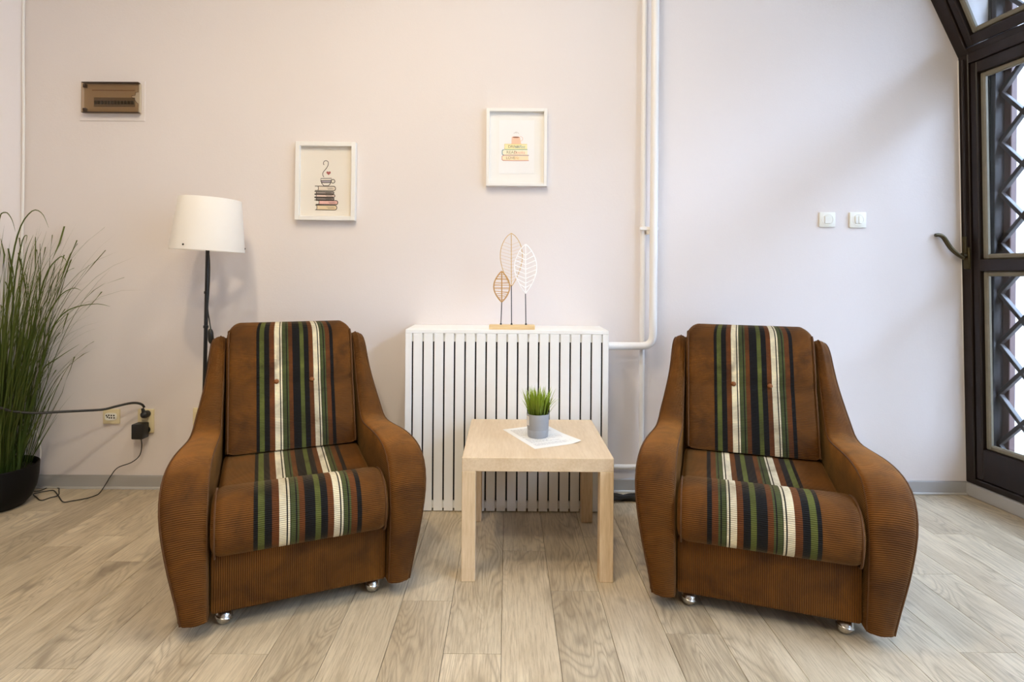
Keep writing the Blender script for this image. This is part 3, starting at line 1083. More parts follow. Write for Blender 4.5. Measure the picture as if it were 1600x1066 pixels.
ARM = [  # y, z, x inner, x outer
    (-.026, .050, .274, .350), (-.032, .13, .274, .362), (-.036, .22, .275, .380), (-.034, .32, .276, .397), (-.022, .395, .276, .406),
    (.008, .452, .276, .408), (.055, .487, .275, .405), (.12, .503, .273, .400), (.20, .508, .271, .394), (.29, .505, .269, .387),
    (.38, .499, .268, .380), (.46, .497, .266, .373), (.515, .511, .265, .367), (.553, .552, .265, .359), (.592, .615, .264, .345),
    (.637, .69, .263, .331), (.678, .755, .263, .324), (.712, .800, .263, .321), (.745, .828, .263, .316), (.785, .836, .264, .309), (.825, .818, .265, .298)]
def make_arm(parent, sg):
    n = 80
    P = [(y + .012 * max(0, min(1, (z - .5) / .3)), z, a, b) for y, z, a, b in smooth_path(ARM, n)]
    # partner points along the foot and the rear edge
    Qc = smooth_path([(.03, .050), (.16, .050), (.30, .050), (.46, .050), (.60, .050), (.70, .052), (.745, .075), (.765, .20), (.785, .34), (.805, .48), (.825, .62), (.843, .72), (.858, .785)], n)
    Qc = [(y + .034 * max(0, min(1, (z - .42) / .43)), z) for y, z in Qc]
    V, U, Fc = [], [], []
    acc = 0
    m = None
    inner_edge, outer_edge = [], []
    for i in range(n):
        y, z, xi, xo = P[i]
        qy, qz = Qc[i]
        if i:
            acc += math.dist(P[i][:2], P[i - 1][:2])
        d = Vector((qy - y, qz - z))
        L = d.length
        dn = d / L
        r = min(0.026, L * 0.4)
        # inner and outer x at the partner: the foot is narrower, the rear plumb
        t_foot = max(0.0, min(1.0, (qz - 0.05) / 0.7))
        qo = 0.350 - 0.055 * min(1, max(0, qy) / 0.75) + 0.0 * t_foot
        qi = 0.272 - 0.008 * min(1, max(0, qy) / 0.75)
        sec = []
        def pt(t, x, u):
            sec.append((x, y + dn.x * t, z + dn.y * t, u))
        # inner side from back to front
        for f in (1.0, 0.75, 0.5, 0.25):
            t = r + (L - r) * f
            pt(t, xi + (qi - xi) * f, -t)
        for a in range(6):
            th = a / 5 * math.pi / 2
            pt(r * (1 - math.sin(th)), xi + r * 0.7 * (1 - math.cos(th)), 0)
        w0, w1 = xi + r * 0.7, xo - r * 0.9
        for a in (0.25, 0.5, 0.75):
            pt(-0.006 * math.sin(math.pi * a), w0 + (w1 - w0) * a, 0)
        for a in range(6):
            th = (5 - a) / 5 * math.pi / 2
            pt(r * (1 - math.sin(th)), xo - r * 0.9 * (1 - math.cos(th)), 0)
        for f in (0.25, 0.5, 0.75, 1.0):
            t = r + (L - r) * f
            bow = 0.010 * math.sin(math.pi * f)
            pt(t, xo + (qo - xo) * f + bow, t)
        m = len(sec)
        for x, yy, zz, u in sec:
            V.append((sg * x, yy, zz))
            U.append((x, acc))
        inner_edge.append((sg * (xi + 0.004), y + dn.x * r * 0.5 - 0.0, z + dn.y * r * 0.5))
        outer_edge.append((sg * (xo - 0.001), y + dn.x * r * 0.6, z + dn.y * r * 0.6))
    for i in range(n - 1):
        for k in range(m):
            a, b = i * m + k, i * m + (k + 1) % m
            Fc.append((a, b, b + m, a + m))
    Fc.append(tuple(range(m - 1, -1, -1)))
    Fc.append(tuple(range((n - 1) * m, n * m)))
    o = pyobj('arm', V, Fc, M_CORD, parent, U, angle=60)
    bm = bmesh.new()
    tube(bm, outer_edge[::2] + [outer_edge[-1]], 0.0036, 7)
    obj('piping', bm, M_PIPING, o)
    bm = bmesh.new()
    tube(bm, inner_edge[::2] + [inner_edge[-1]], 0.0034, 7)
    obj('piping', bm, M_PIPING, o)
    return o

def interp(tab, x):
    for (a, b), (c, d) in zip(tab, tab[1:]):
        if x <= c:
            f = max(0, min(1, (x - a) / (c - a)))
            return b + (d - b) * f
    return tab[-1][1]

def make_chair(label, loc, rz, flip_seat, lever):
    ch = empty('armchair', loc, rz)
    tag(ch, label, 'armchair')
    make_arm(ch, -1)
    make_arm(ch, 1)
    # base box with vertical ridges
    bm = bmesh.new()
    box(bm, (-.270, .002, .055), (.270, .735, .245), 0.010, 3)
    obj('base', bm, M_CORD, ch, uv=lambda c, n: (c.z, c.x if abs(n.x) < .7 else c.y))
    # rear shell
    prof = smooth_path([(.715, .056), (.742, .056), (.752, .10), (.80, .45), (.845, .74), (.853, .79), (.842, .815), (.825, .80), (.78, .60), (.735, .38), (.715, .2), (.713, .07)], 48)
    prof = [(y + .034 * max(0, min(1, (z - .42) / .43)), z) for y, z in prof]
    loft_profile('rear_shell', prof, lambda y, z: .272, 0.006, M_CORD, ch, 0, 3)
    # seat cushion: flat rear, thick front roll
    seat = smooth_path([(.52, .246), (.30, .246), (.10, .246), (.02, .243), (-.022, .243), (-.046, .262), (-.058, .300), (-.056, .342), (-.038, .384), (-.004, .412),
                        (.045, .424), (.095, .419), (.135, .404), (.162, .384), (.178, .366), (.196, .360), (.26, .366), (.36, .376), (.46, .386), (.53, .394), (.556, .388), (.562, .33), (.556, .26), (.54, .247)], 110)
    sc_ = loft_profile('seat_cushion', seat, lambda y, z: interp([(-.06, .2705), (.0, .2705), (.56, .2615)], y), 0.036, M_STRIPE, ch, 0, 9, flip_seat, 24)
    for s in (-1, 1):
        bm = bmesh.new()
        pts = [p for p in seat if p[0] < .17]
        tube(bm, [(s * (.2700 - .012), y + (0.006 if y < 0 else 0.0), z - 0.006) for y, z in pts], 0.0035, 6)
        obj('piping', bm, M_PIPING, sc_)
    # back cushion, head end thicker, tufted on two buttons
    back = smooth_path([(.498, .40), (.512, .44), (.536, .50), (.562, .56), (.586, .615), (.606, .652), (.613, .69), (.630, .74), (.655, .80), (.676, .845), (.700, .876), (.735, .893), (.780, .890),
                        (.815, .872), (.822, .84), (.80, .74), (.76, .56), (.715, .40), (.700, .385), (.60, .388), (.52, .390)], 90)
    back = [(y + .034 * max(0, min(1, (z - .42) / .43)), z) for y, z in back]
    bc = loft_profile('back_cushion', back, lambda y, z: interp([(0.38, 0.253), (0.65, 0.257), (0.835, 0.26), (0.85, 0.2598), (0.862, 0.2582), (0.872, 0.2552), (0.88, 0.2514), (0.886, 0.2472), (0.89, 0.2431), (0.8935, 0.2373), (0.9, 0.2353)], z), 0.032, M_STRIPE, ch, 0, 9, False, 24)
    hb = lambda z: interp([(0.38, 0.253), (0.65, 0.257), (0.835, 0.26), (0.85, 0.2598), (0.862, 0.2582), (0.872, 0.2552), (0.88, 0.2514), (0.886, 0.2472), (0.89, 0.2431), (0.8935, 0.2373), (0.9, 0.2353)], z)
    for s in (-1, 1):
        bm = bmesh.new()
        pts = [p for p in back[:58] if .40 < p[1] < .862]
        tube(bm, [(s * (hb(z) - .009), y + .0035, z - .001) for y, z in pts], 0.0034, 6)
        obj('piping', bm, M_PIPING, bc)
    for xx in (-.065, .077):
        bm = bmesh.new()
        lathe(bm, [(0, .008), (.006, .007), (.0095, .004), (.0105, 0), (.009, -.004), (0, -.006)], 16,
              M=Matrix.Translation((xx, .623, .655)) @ Matrix.Rotation(R(66), 4, 'X'))
        obj('button', bm, M_BUTTON, bc)
    for sx, sy in ((-.232, .045), (.232, .045), (-.205, .66), (.205, .66)):
        bm = bmesh.new()
        prof = [(0, 0)] + [(0.0245 * math.sin(R(a)), 0.0245 - 0.0245 * math.cos(R(a))) for a in (20, 40, 60, 78)] + [(.0252, .0195), (.0262, .0215), (.0262, .0255), (.0246, .027)] + \
               [(0.0245 * math.sin(R(a)), 0.0245 - 0.0245 * math.cos(R(a))) for a in (105, 125, 145, 160)] + [(.007, .050), (.007, .062), (0, .062)]
        Mx = Matrix.Translation((sx, sy, .0245)) @ Matrix.Rotation(R(14), 4, 'Y') @ Matrix.Translation((0, 0, -.0245))
        lathe(bm, prof, 24, M=Mx)
        obj('caster', bm, M_CHROME, ch)
    if lever:
        bm = bmesh.new()
        tube(bm, [(-.34, .33, .25), (-.408, .33, .25), (-.414, .33, .25)], [.006, .006, .009], 10)
        obj('side_knob', bm, M_BLACKMET, ch)
    return ch

make_chair('brown corduroy armchair with striped cushions, standing in front of the floor lamp', (-.660, 1.8505, 0), R(24.0), False, True)
make_chair('brown corduroy armchair with striped cushions, standing before the pipes nearest the window', (.828, 1.802, 0), -R(18.7), True, False)

# ------------------------------------------------------------------ floor lamp
LD = 2.65
top = W(324.5, 392, LD)
foot = W(315.5, 760, LD)
fl = empty('floor_lamp', (foot.x, LD, 0))
tag(fl, 'black floor lamp with white drum shade behind the left armchair', 'lamp')
tx = top.x - foot.x
bm = bmesh.new()
lathe(bm, [(0, 0), (.125, 0), (.128, .004), (.126, .014), (.115, .020), (.02, .026), (.012, .05), (0, .05)], 40)
obj('base', bm, M_BLACKMET, fl)
bm = bmesh.new()
tube(bm, [(0, 0, .02), (tx * .5, 0, .62), (tx * 1.0, 0, top.z + .02)], .0085, 12)
for z in (.52, .86, 1.02):
    tube(bm, [(tx * z / 1.22, 0, z - .006), (tx * z / 1.22, 0, z + .006)], .0115, 12)
obj('pole', bm, M_BLACKMET, fl)
bm = bmesh.new()
tlt = Matrix.Translation((tx, 0, top.z)) @ Matrix.Rotation(R(3.0), 4, 'Y')
lathe(bm, [(.1575, 0), (.1590, 0.001), (.1590, .004), (.1330, .238), (.1320, .242), (.1310, .241), (.1310, .237), (.1560, .004), (.1565, 0.0), (.1575, 0)], 56, M=tlt)
sh = obj('lamp_shade', bm, M_SHADE, fl)
bm = bmesh.new()
for a in (20, 140, 260):
    tube(bm, [tlt @ Vector((.012 * math.cos(R(a)), .012 * math.sin(R(a)), .06)), tlt @ Vector((.153 * math.cos(R(a)), .153 * math.sin(R(a)), .022))], .002, 6)
    tube(bm, [tlt @ Vector((.150 * math.cos(R(a)), .150 * math.sin(R(a)), .022)), tlt @ Vector((.160 * math.cos(R(a)), .160 * math.sin(R(a)), .020))], .004, 6)
obj('shade_spider', bm, M_BLACKMET, sh)
bm = bmesh.new()
lathe(bm, [(0, .02), (.019, .02), (.02, .03), (.02, .085), (.012, .09), (.020, .11), (.028, .135), (.027, .16), (.016, .178), (0, .184)], 20, M=tlt)
obj('bulb', bm, M_FRAME, sh)
bm = bmesh.new()
def lq(px, py, dy=-0.02):
    v = W(px, py, LD + dy) - fl.location
    v.y = dy
    return v
cpts = [lq(326, 392, -.005), lq(327.5, 420), lq(326, 460), lq(324.5, 482), lq(327, 500), lq(329, 514, -.03), lq(329.5, 525, -.03), lq(330, 536, -.03), lq(326, 560), lq(322, 580), lq(320, 600, -.012), lq(319, 700, -.012)]
tube(bm, smooth_path(cpts, 60), .0032, 8)
cb = obj('power_cord', bm, M_BLACK, fl)
bm = bmesh.new()
pa, pb_ = lq(328.5, 514, -.03), lq(330, 537, -.03)
tube(bm, [pa.lerp(pb_, t) for t in (0, .08, .25, .75, .92, 1)], [.005, .009, .0125, .0125, .009, .005], 12)
obj('cord_switch', bm, M_BLACK, cb)

# ------------------------------------------------------------------ framed pictures
def ribbon(bm, pts, wd, y, closed=False):
    pts = [Vector((p[0], p[1])) for p in pts]
    n = len(pts)
    L, Rr = [], []
    for i in range(n):
        a = pts[i - 1] if (i > 0 or closed) else pts[i]
        b = pts[(i + 1) % n] if (i < n - 1 or closed) else pts[i]
        d = (b - a)
        d = d.normalized() if d.length > 1e-9 else Vector((1, 0))
        nn = Vector((-d.y, d.x)) * wd / 2
        L.append(bm.verts.new((pts[i].x + nn.x, y, pts[i].y + nn.y)))
        Rr.append(bm.verts.new((pts[i].x - nn.x, y, pts[i].y - nn.y)))
    for i in range(n if closed else n - 1):
        j = (i + 1) % n
        bm.faces.new((L[i], L[j], Rr[j], Rr[i]))
def fillpoly(bm, pts, y):
    bm.faces.new([bm.verts.new((p[0], y, p[1])) for p in pts])

def picture(label, px, py, w, h, fw, mat_in, rot=0.0):
    c = W(px, py, WY - 0.03)
    e = empty('framed_picture', (c.x, WY - 0.001, c.z))
    e.rotation_euler = (0, rot, 0)
    tag(e, label, 'picture')
    bm = bmesh.new()
    D = 0.034
    box(bm, (-w / 2, -D, -h / 2), (-w / 2 + fw, 0, h / 2), 0.0012)
    box(bm, (w / 2 - fw, -D, -h / 2), (w / 2, 0, h / 2), 0.0012)
    box(bm, (-w / 2 + fw, -D, -h / 2), (w / 2 - fw, 0, -h / 2 + fw), 0.0012)
    box(bm, (-w / 2 + fw, -D, h / 2 - fw), (w / 2 - fw, 0, h / 2), 0.0012)
    obj('frame', bm, M_FRAME, e, smooth=False)
    bm = bmesh.new()
    box(bm, (-w / 2 + fw * .8, -0.012, -h / 2 + fw * .8), (w / 2 - fw * .8, -0.002, h / 2 - fw * .8))
    obj('print', bm, mat_in, e, smooth=False)
    return e

# ink drawing: steaming cup on a stack of books
p1 = picture('white framed ink drawing of a cup on stacked books, above the floor lamp side', 508.3, 283.0, .307, .400, .0215, M_CREAMPAPER, R(0.3))
SCL = 2.89 / F
def d1(zx, zy):      # crop pixels of the drawing -> picture coordinates
    px, py = 480 + zx / 12.25, 245 + zy / 12.25
    return ((px - 508.3) * SCL, -(py - 283.0) * SCL)
YI = -0.0126
def fill_part(name, polys, mat, parent, y):
    bm = bmesh.new()
    for p in polys:
        fillpoly(bm, p, y)
    return obj(name, bm, mat, parent, smooth=False, fix=False)
books = [(128, 555, 525, 640, 188), (122, 660, 495, 705, 150), (120, 715, 515, 765, 150), (120, 778, 500, 822, 150), (150, 830, 572, 905, 205), (140, 922, 555, 1010, 165)]
cols = [(222, 208, 190), (150, 140, 132), (214, 190, 176), (128, 120, 112), (226, 178, 168), (222, 200, 164)]
def book_shape(x0, y0, x1, y1):
    r = (y1 - y0) / 2
    out = [(x0, y0)]
    for a in range(-90, 91, 18):
        out.append((x1 - r * .8 + r * .8 * math.cos(R(a)), (y0 + y1) / 2 + r * math.sin(R(a))))
    out.append((x0, y1))
    return out
for (x0, y0, x1, y1, xs), cc in zip(books, cols):
    fill_part('book_tint', [[d1(*q) for q in book_shape(xs, y0, x1, y1)]], plain('tint_%d_%d_%d' % cc, cc, 0.8), p1, YI + 0.0002)
bm = bmesh.new()
for (x0, y0, x1, y1, xs) in books:
    ribbon(bm, [d1(*q) for q in book_shape(x0, y0, x1, y1)], .0036, YI)
    ribbon(bm, [d1(xs, y0), d1(xs + 8, (y0 + y1) / 2), d1(xs, y1)], .0030, YI)
    ribbon(bm, [d1(xs + (x1 - xs) * .55, y1 - (y1 - y0) * .35), d1(x1 - 40, y1 - (y1 - y0) * .42)], .0016, YI)
    ribbon(bm, [d1(xs + (x1 - xs) * .5, y1 - (y1 - y0) * .6), d1(x1 - 60, y1 - (y1 - y0) * .62)], .0013, YI)
st = [d1(*q) for q in smooth_path([(300, 148), (286, 118), (300, 78), (340, 62), (378, 90), (375, 150), (345, 208), (300, 262), (276, 308), (280, 350), (300, 378)], 40)]
ribbon(bm, st, .0030, YI)
ribbon(bm, [d1(*q) for q in [(238, 408), (445, 402), (440, 460), (420, 510), (385, 548), (300, 548), (262, 505), (242, 455)]], .0034, YI, True)
ribbon(bm, [d1(240, 448), d1(440, 442)], .0034, YI)
ribbon(bm, [d1(246, 486), d1(432, 484)], .0034, YI)
ribbon(bm, [d1(475 + 36 * math.cos(R(a)), 458 + 36 * math.sin(R(a))) for a in range(0, 360, 20)], .0034, YI, True)
obj('ink_drawing', bm, M_INK, p1, smooth=False, fix=False)
hp = []
for a in range(0, 360, 12):
    t = R(a)
    hp.append((388 + 2.7 * 16 * math.sin(t) ** 3, 300 - 2.6 * (13 * math.cos(t) - 5 * math.cos(2 * t) - 2 * math.cos(3 * t) - math.cos(4 * t))))
fill_part('heart', [[d1(*q) for q in hp]], plain('heart_rose', (168, 98, 96), 0.8), p1, YI)
fill_part('cup_band', [[d1(*q) for q in [(246, 450), (438, 446), (430, 482), (250, 484)]]], plain('band_lilac', (172, 162, 168), 0.8), p1, YI + 0.0002)

# coloured print: coral mug on three books
p2p = picture('white framed print of a coral mug on three books, above the radiator cover', 807.3, 230.0, .3105, .397, .0165, M_FRAME, 0.0)
def d2(zx, zy):
    px, py = 778 + zx / 19.03, 200 + zy / 19.03
    return ((px - 807.3) * SCL, -(py - 230.0) * SCL)
bm = bmesh.new()
box(bm, (-0.090, -0.0136, -0.132), (0.090, -0.012, 0.142))
obj('inner_sheet', bm, plain('inner_sheet', (238, 237, 237), 0.75, var=.005), p2p, smooth=False)
YJ = -0.0142
fill_part('book_tint', [[d1_ for d1_ in [d2(*q) for q in [(200, 462), (870, 462), (870, 615), (195, 615)]]]], plain('book_yellow', (246, 232, 178), .8), p2p, YJ + .0002)
fill_part('book_tint', [[d2(*q) for q in [(135, 640), (880, 640), (880, 785), (135, 785)]]], plain('book_cream', (248, 234, 206), .8), p2p, YJ + .0002)
fill_part('book_tint', [[d2(*q) for q in [(130, 812), (910, 812), (910, 945), (130, 945)]]], plain('book_peach', (250, 226, 190), .8), p2p, YJ + .0002)
fill_part('mug', [[d2(*q) for q in [(410, 250), (470, 234), (600, 234), (650, 250), (690, 440), (690, 462), (400, 462)]]], plain('mug_coral', (248, 198, 170), .8), p2p, YJ + .0001)
fill_part('coffee', [[d2(535 + 105 * math.cos(R(a)), 256 + 20 * math.sin(R(a))) for a in range(0, 360, 20)]], plain('coffee_brown', (140, 88, 66), .8), p2p, YJ)
def stroke(name, lines, wd, rgb):
    bm = bmesh.new()
    for l in lines:
        ribbon(bm, [d2(*q) for q in l], wd, YJ)
    return obj(name, bm, plain('ink_%d_%d_%d' % rgb, rgb, .8), p2p, smooth=False, fix=False)
stroke('mug_handle', [[(650 + 90 * math.cos(R(a)), 300 + 70 * math.sin(R(a))) for a in range(-80, 81, 16)]], .0022, (232, 186, 166))
stroke('steam', [smooth_path([(470, 150), (500, 120), (540, 95), (590, 120), (620, 150)], 16), smooth_path([(520, 140), (540, 115), (560, 140)], 8)], .0022, (206, 200, 194))
stroke('green_edge', [[(190, 622), (420, 625), (880, 618)]], .0030, (116, 156, 104))
stroke('blue_edge', [smooth_path([(180, 632), (135, 650), (128, 710), (135, 770), (170, 782)], 16)], .0040, (104, 148, 162))
stroke('plum_edge', [[(150, 797), (500, 794), (925, 797)]], .0034, (172, 122, 118))
stroke('red_edge', [smooth_path([(170, 805), (130, 825), (122, 875), (130, 935), (170, 945)], 16), [(150, 950), (500, 955), (925, 950)]], .0034, (206, 142, 128))
stroke('yellow_edge', [[(195, 465), (205, 540), (195, 615)], [(200, 460), (870, 460)]], .0018, (222, 190, 110))
def text(name, s, zx, zy, size, rgb, shear=0.0):
    cu = bpy.data.curves.new(name, 'FONT')
    cu.body = s
    cu.size = size
    cu.shear = shear
    cu.align_y = 'CENTER'
    t = bpy.data.objects.new(name, cu)
    COL.objects.link(t)
    dg = bpy.context.evaluated_depsgraph_get()
    me = bpy.data.meshes.new_from_object(t.evaluated_get(dg))
    bpy.data.objects.remove(t)
    x, z = d2(zx, zy)
    me.transform(Matrix.Translation((x, YJ - .0001, z)) @ Matrix.Rotation(R(90), 4, 'X'))
    return link(me, name, plain('text_%d_%d_%d' % rgb, rgb, .8), p2p, False)
text('lettering', 'DRINK', 300, 540, .0195, (132, 122, 96))
text('lettering', 'coffee', 500, 540, .0215, (138, 172, 176), .2)
text('lettering', 'READ', 250, 712, .0215, (140, 142, 112))
text('lettering', 'books', 480, 712, .0225, (232, 164, 140), .2)
text('lettering', 'LOVE', 240, 878, .0195, (150, 130, 96))
text('lettering', 'life', 480, 878, .0215, (228, 196, 132), .2)

# ------------------------------------------------------------------ fuse box
c = W(178.5, 155, WY)
k = WY / F
fb = empty('fuse_box', (c.x, WY, c.z))
tag(fb, 'recessed fuse box with broken smoked brown cover high on the left wall', 'fuse box')
hw_, hh_ = 44 * k, 23.5 * k
bm = bmesh.new()
box(bm, (-hw_ - 9 * k, -0.004, -hh_ - 11 * k), (hw_ + 5 * k, 0.0, hh_ + 5 * k), 0.002)
obj('wall_plate', bm, M_WALL, fb, smooth=False)
bm = bmesh.new()
box(bm, (-hw_, -0.016, -hh_), (hw_, -0.004, hh_), 0.003)
obj('box_panel', bm, plain('aged_beige_plastic', (186, 170, 146), .5), fb, smooth=False)
bm = bmesh.new()
box(bm, (-28 * k, -0.0175, -13.5 * k), (36 * k, -0.016, 1 * k), 0.0005)
obj('breaker_slot', bm, plain('grey_slot', (120, 108, 92), .6), fb, smooth=False)
for i in range(12):
    bm = bmesh.new()
    xx = (-26.5 + i * 5.2) * k
    box(bm, (xx, -0.024, -9.5 * k), (xx + 3.4 * k, -0.0172, -4.5 * k), 0.001)
    obj('breaker', bm, M_SLOT, fb, smooth=False)
bm = bmesh.new()
box(bm, (-31 * k, -0.0172, 11.5 * k), (36 * k, -0.016, 13 * k), 0.0005)
obj('ridge', bm, plain('brown_ridge', (150, 118, 92), .6), fb, smooth=False)
# smoked lid with a bite broken out of its right edge
bm = bmesh.new()
out = [(-hw_, -hh_), (hw_ - .6 * k, -hh_), (hw_, -hh_ + 14 * k), (hw_ - 2 * k, -hh_ + 15 * k), (hw_ - 5 * k, -hh_ + 19 * k), (hw_ - 6 * k, -hh_ + 22 * k), (hw_ - 10 * k, -hh_ + 23 * k), (hw_ - 10 * k, -hh_ + 26 * k),
       (hw_ - 5 * k, -hh_ + 26.5 * k), (hw_ - 4 * k, -hh_ + 31 * k), (hw_, -hh_ + 31.5 * k), (hw_, hh_), (-hw_, hh_)]
prism(bm, out, -0.033, -0.030)
lid = obj('smoked_lid', bm, M_SMOKE, fb, smooth=False)
bm = bmesh.new()
ribbon(bm, out, .0022, -0.0332, True)
t = plain('lid_edge', (66, 46, 34), .5)
obj('lid_edge', bm, t, lid, smooth=False, fix=False)
bm = bmesh.new()
for (x0, z0) in ((-hw_ + 1 * k, hh_ - 8 * k), (-hw_ + 1 * k, -hh_ + 2 * k)):
    box(bm, (x0, -0.030, z0), (x0 + 5 * k, -0.016, z0 + 5 * k), 0.001)
for z0 in (-hh_, hh_ - 1.2 * k):
    box(bm, (-hw_, -0.030, z0), (hw_, -0.0165, z0 + 1.2 * k))
obj('hinge', bm, t, fb, smooth=False)

# ------------------------------------------------------------------ light switches
for (x0, y0, x1, y1, lab) in ((1279, 332, 1304, 355, 'square ivory light switch, the left one of the pair on the right wall part'),
                              (1326, 332, 1352, 356, 'square ivory light switch, the right one of the pair nearer the window')):
    a, b = W(x0, y1, WY), W(x1, y0, WY)
    c = (a + b) / 2
    hw2, hh2 = (b.x - a.x) / 2, (b.z - a.z) / 2
    sw = empty('light_switch', (c.x, WY, c.z))
    tag(sw, lab, 'switch', 'pair of light switches')
    bm = bmesh.new()
    box(bm, (-hw2, -0.010, -hh2), (hw2, 0, hh2), 0.003, 2)
    obj('plate', bm, M_SWITCH, sw)
    bm = bmesh.new()
    lathe(bm, [(.0295, 0), (.0295, .0014), (.0280, .0018), (.0265, .0006), (0, .0004)], 32, M=Matrix.Translation((0, -.0100, 0)) @ Matrix.Rotation(R(90), 4, 'X'))
    obj('bezel', bm, M_SWITCH, sw)
    bm = bmesh.new()
    two = x0 > 1300
    if two:
        box(bm, (-.017, -.0155, -.020), (-.001, -.009, .020), .002, 1)
        box(bm, (.001, -.0155, -.020), (.017, -.009, .020), .002, 1)
    else:
        box(bm, (-.017, -.0155, -.020), (.017, -.009, .020), .002, 1, Matrix.Rotation(R(4), 4, 'X'))
    obj('rocker', bm, M_SWITCH, sw)

# ------------------------------------------------------------------ sockets, plug, adapter, cables
def plate(name, x0, y0, x1, y1, lab, cat, depth=.012):
    a, b = W(x0, y1, WY), W(x1, y0, WY)
    c = (a + b) / 2
    e = empty(name, (c.x, WY, c.z))
    tag(e, lab, cat)
    bm = bmesh.new()
    hw2, hh2 = (b.x - a.x) / 2, (b.z - a.z) / 2
    box(bm, (-hw2, -depth, -hh2), (hw2, 0, hh2), .003, 2)
    obj('plate', bm, M_CREAM, e)
    return e, hw2, hh2
so, a, b = plate('wall_socket', 163, 639, 188.5, 661.5, 'cream double wall socket left of the black adapter', 'socket')
bm = bmesh.new()
poly = []
ra, rbx = .019, .030
for q in range(0, 360, 15):
    cx_, sx_ = math.cos(R(q)), math.sin(R(q))
    poly.append((math.copysign(abs(cx_) ** .5, cx_) * rbx, math.copysign(abs(sx_) ** .5, sx_) * ra))
prism(bm, poly, -.0145, -.0115)
obj('insert', bm, M_SWITCH, so)
for (hx, hz) in ((-.021, .006), (-.009, .007), (.004, .006), (.017, .006), (-.006, -.006), (.005, -.006), (.018, -.006), (-.016, -.002)):
    bm = bmesh.new()
    lathe(bm, [(0, .0002), (.0042, .0002), (.0042, -.002), (0, -.002)], 12, M=Matrix.Translation((hx, -.0146, hz)) @ Matrix.Rotation(R(90), 4, 'X'))
    obj('pin_hole', bm, M_SLOT, so)
so2, a, b = plate('wall_socket', 217.5, 639, 241.8, 675.5, 'tall cream double wall socket with black plug and adapter in it', 'socket', .014)
for z in (b * .48, -b * .48):
    bm = bmesh.new()
    lathe(bm, [(.019, 0), (.019, .001), (.017, .001), (.0165, -.001), (0, -.001)], 24, M=Matrix.Translation((0, -.014, z)) @ Matrix.Rotation(R(90), 4, 'X'))
    obj('socket_face', bm, M_CREAM, so2)
so3, a, b = plate('wall_socket', 303, 637, 318, 664, 'cream wall socket half hidden behind the left armchair', 'socket')
bm = bmesh.new()
box(bm, (-a * .6, -.015, -b * .6), (a * .6, -.0115, b * .6), .002)
obj('insert', bm, M_CREAM, so3)

# thick black lead with its plug
pg = W(226.5, 648, WY - .035)
pl = empty('power_lead', (pg.x, WY - .014, pg.z))
tag(pl, 'thick black power lead plugged in above the adapter, running left through the grass', 'cable')
bm = bmesh.new()
tube(bm, [(0, .002, 0), (0, -.012, 0), (0, -.020, .000), (0, -.034, .002), (0, -.040, .004)], [.017, .018, .0185, .016, .008], 16)
tube(bm, [(0, -.026, .000), (-.004, -.028, .020), (-.008, -.029, .034)], [.012, .0085, .0065], 12)
obj('plug', bm, M_BLACK, pl)
pts = []
for (x, y, D) in ((225.5, 637, 2.875), (222, 632.5, 2.87), (214, 630, 2.86), (202, 630.5, 2.85), (182, 635, 2.82), (161, 640, 2.79), (130, 642, 2.74), (97, 643.5, 2.69), (60, 645.5, 2.64), (29, 644, 2.60), (8, 640, 2.57), (-20, 628, 2.54), (-60, 600, 2.5)):
    pts.append(W(x, y, D) - pl.location)
bm = bmesh.new()
tube(bm, smooth_path(pts, 80), .0058, 10)
obj('lead', bm, M_BLACK, pl)

# black adapter with thin cable down to the floor
ad = W(221, 672, WY - .04)
pa_ = empty('power_adapter', (ad.x, WY - .014, ad.z))
tag(pa_, 'black plug-in power adapter with a thin cable trailing to the floor', 'adapter')
bm = bmesh.new()
box(bm, (-.031, -.060, -.040), (.026, -.004, .036), .005, 2)
tube(bm, [(.012, .0, -.005), (.012, -.006, -.005)], .018, 16)
obj('housing', bm, M_BLACK, pa_)
tp = [(220.3, 685, 2.865), (221.5, 697, 2.88), (218, 712, 2.895), (205, 723, 2.895), (184, 731, 2.895), (173, 744, 2.89), (165, 757, 2.885)]
cp = [W(*q) - pa_.location for q in tp]
def fpt(px, py):     # floor point seen at a pixel
    du, dv = px - CX, py - CY
    v = -du * math.sin(ROLL) + dv * math.cos(ROLL)
    D = F * (CAMH - .004) / v
    return W(px, py, D)
for (x, y) in ((154, 772), (140, 777.5), (127, 780.5), (112, 783), (99, 784.5), (92, 776), (86, 768), (80, 766.5), (62, 769.5), (52, 772.5), (57, 777), (64, 782), (78, 778), (91, 774), (92, 766), (91, 763), (76, 762), (62, 767), (48, 768)):
    cp.append(fpt(x, y) - pa_.location)
bm = bmesh.new()
sp_ = smooth_path(cp, 160)
sp_ = [(x, y, max(z, -pa_.location.z + .003)) for x, y, z in sp_]
tube(bm, sp_, .0024, 7)
obj('thin_cable', bm, M_BLACK, pa_)

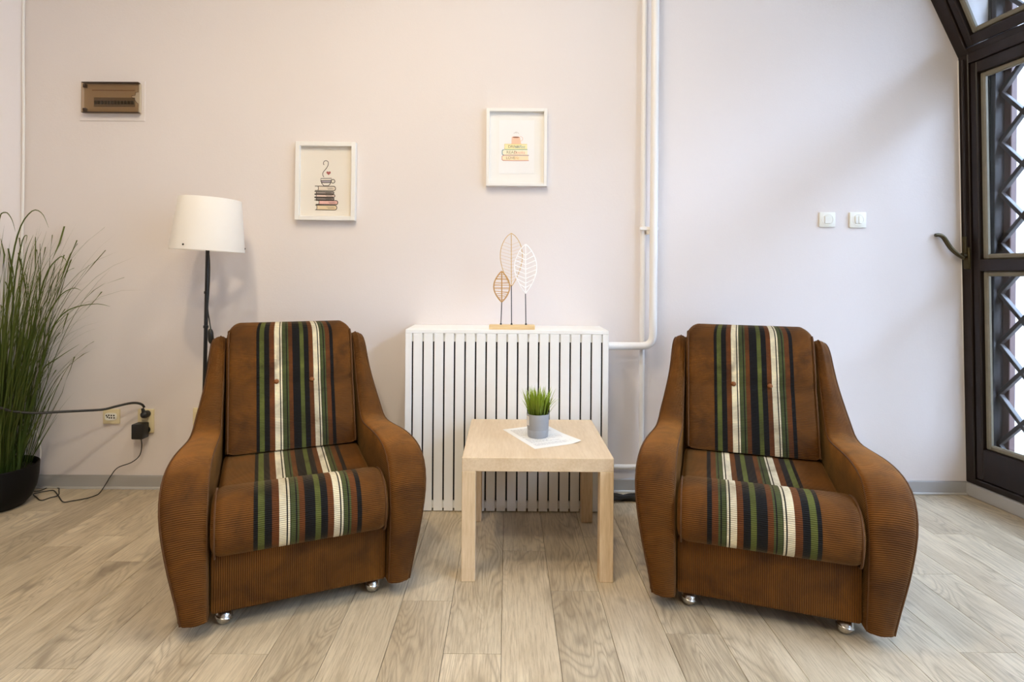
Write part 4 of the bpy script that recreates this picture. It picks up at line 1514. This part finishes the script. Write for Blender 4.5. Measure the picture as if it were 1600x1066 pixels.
# ------------------------------------------------------------------ tall potted grass
PGD = 2.67
pc_ = W(-8, 780, PGD)
tg = empty('tall_potted_grass', (pc_.x, PGD, 0))
tag(tg, 'tall ornamental grass in a round black pot in the left corner', 'potted plant')
bm = bmesh.new()
lathe(bm, [(0, 0), (.095, 0), (.113, .006), (.137, .035), (.154, .080), (.162, .130), (.1645, .180), (.165, .192), (.161, .195), (.155, .190), (.152, .165), (0, .160)], 48)
obj('pot', bm, M_POTBLACK, tg)
bm = bmesh.new()
lathe(bm, [(.1525, .164), (.10, .172), (.05, .168), (0, .174)], 24)
obj('soil', bm, M_SOIL, tg)
rg = random.Random(12)
wn = Vector((math.cos(R(25)), -math.sin(R(25)), 0))     # left wall, into the room
def inside(bl):
    for vs, fs, uv in bl:
        for i, v in enumerate(vs):
            p = Vector(v)
            p.y = min(p.y, WY - 0.018 - PGD - 0.012 * random.random())
            d = (p + tg.location - Vector((LX, WY, 0))).dot(wn)
            if d < 0.02:
                p += wn * (0.02 - d)
                p.y = min(p.y, WY - 0.018 - PGD)
            vs[i] = p
    return bl
main = blades(120, rg, .10, (.75, 1.22), (.02, .15), (.006, .0105), (.05, .8), .17, seg=12)
for vs, fs, uv in inside(main):
    pyobj('blade', vs, fs, M_BLADE, tg, uv, angle=180)
fine = blades(220, rg, .12, (.5, 1.25), (.02, .24), (.003, .007), (.3, 1.5), .17, seg=12) + blades(90, rg, .13, (.25, .6), (.1, .45), (.005, .010), (.1, .5), .17, seg=8)
V, Fc, U = join(inside(fine))
tag(pyobj('fine_blades', V, Fc, M_BLADE, tg, U, angle=180), kind='stuff')
# arching blades that stand out against the wall: paths read off the photograph
arch = [[(10, 720), (8, 560), (16, 430), (30, 360), (50, 330), (66, 334), (76, 356)], [(22, 715), (24, 600), (30, 470), (40, 400), (52, 367)],
        [(30, 720), (38, 600), (54, 500), (72, 430), (92, 403), (101, 404), (105, 413)], [(30, 720), (44, 620), (62, 530), (88, 470), (112, 451), (127, 454)],
        [(28, 720), (48, 640), (68, 560), (84, 510), (108, 484), (148, 475), (172, 479)], [(26, 720), (50, 640), (66, 580), (90, 560), (124, 538)],
        [(6, 720), (4, 600), (-4, 460), (-2, 350), (8, 332), (18, 342), (24, 362)], [(18, 720), (16, 560), (22, 450), (34, 380), (42, 368), (40, 382)]]
for a in arch:
    P3 = [W(x, y, PGD - .02 + .05 * math.sin(i)) - tg.location for i, (x, y) in enumerate(a)]
    P3[0].z = .172
    sp_ = [Vector(p) for p in smooth_path(P3, 22)]
    vs, fs, uv = [], [], []
    for j, p in enumerate(sp_):
        t = j / 21
        wv = .0085 * (1 - t ** 2) + .0006
        dd = (sp_[min(j + 1, 21)] - sp_[max(j - 1, 0)]).normalized()
        s2 = dd.cross(Vector((.25, -1, .1))).normalized()
        nn = dd.cross(s2)
        vs += [p - s2 * wv * .5, p + nn * wv * .18, p + s2 * wv * .5]
        uv += [(0, t), (.5, t), (1, t)]
    for j in range(21):
        k3 = j * 3
        fs += [(k3, k3 + 1, k3 + 4, k3 + 3), (k3 + 1, k3 + 2, k3 + 5, k3 + 4)]
    pyobj('blade', vs, fs, M_BLADE, tg, uv, angle=180)
# white cable loop behind the pot
bm = bmesh.new()
tube(bm, smooth_path([W(36, 640, 2.86), W(55, 672, 2.86), W(63, 702, 2.86), W(60, 725, 2.86), W(48, 748, 2.86), W(34, 757, 2.86)], 30), .004, 8)
tag(obj('white_cable', bm, M_PIPE), 'white cable looping down to the skirting behind the black plant pot', 'cable')
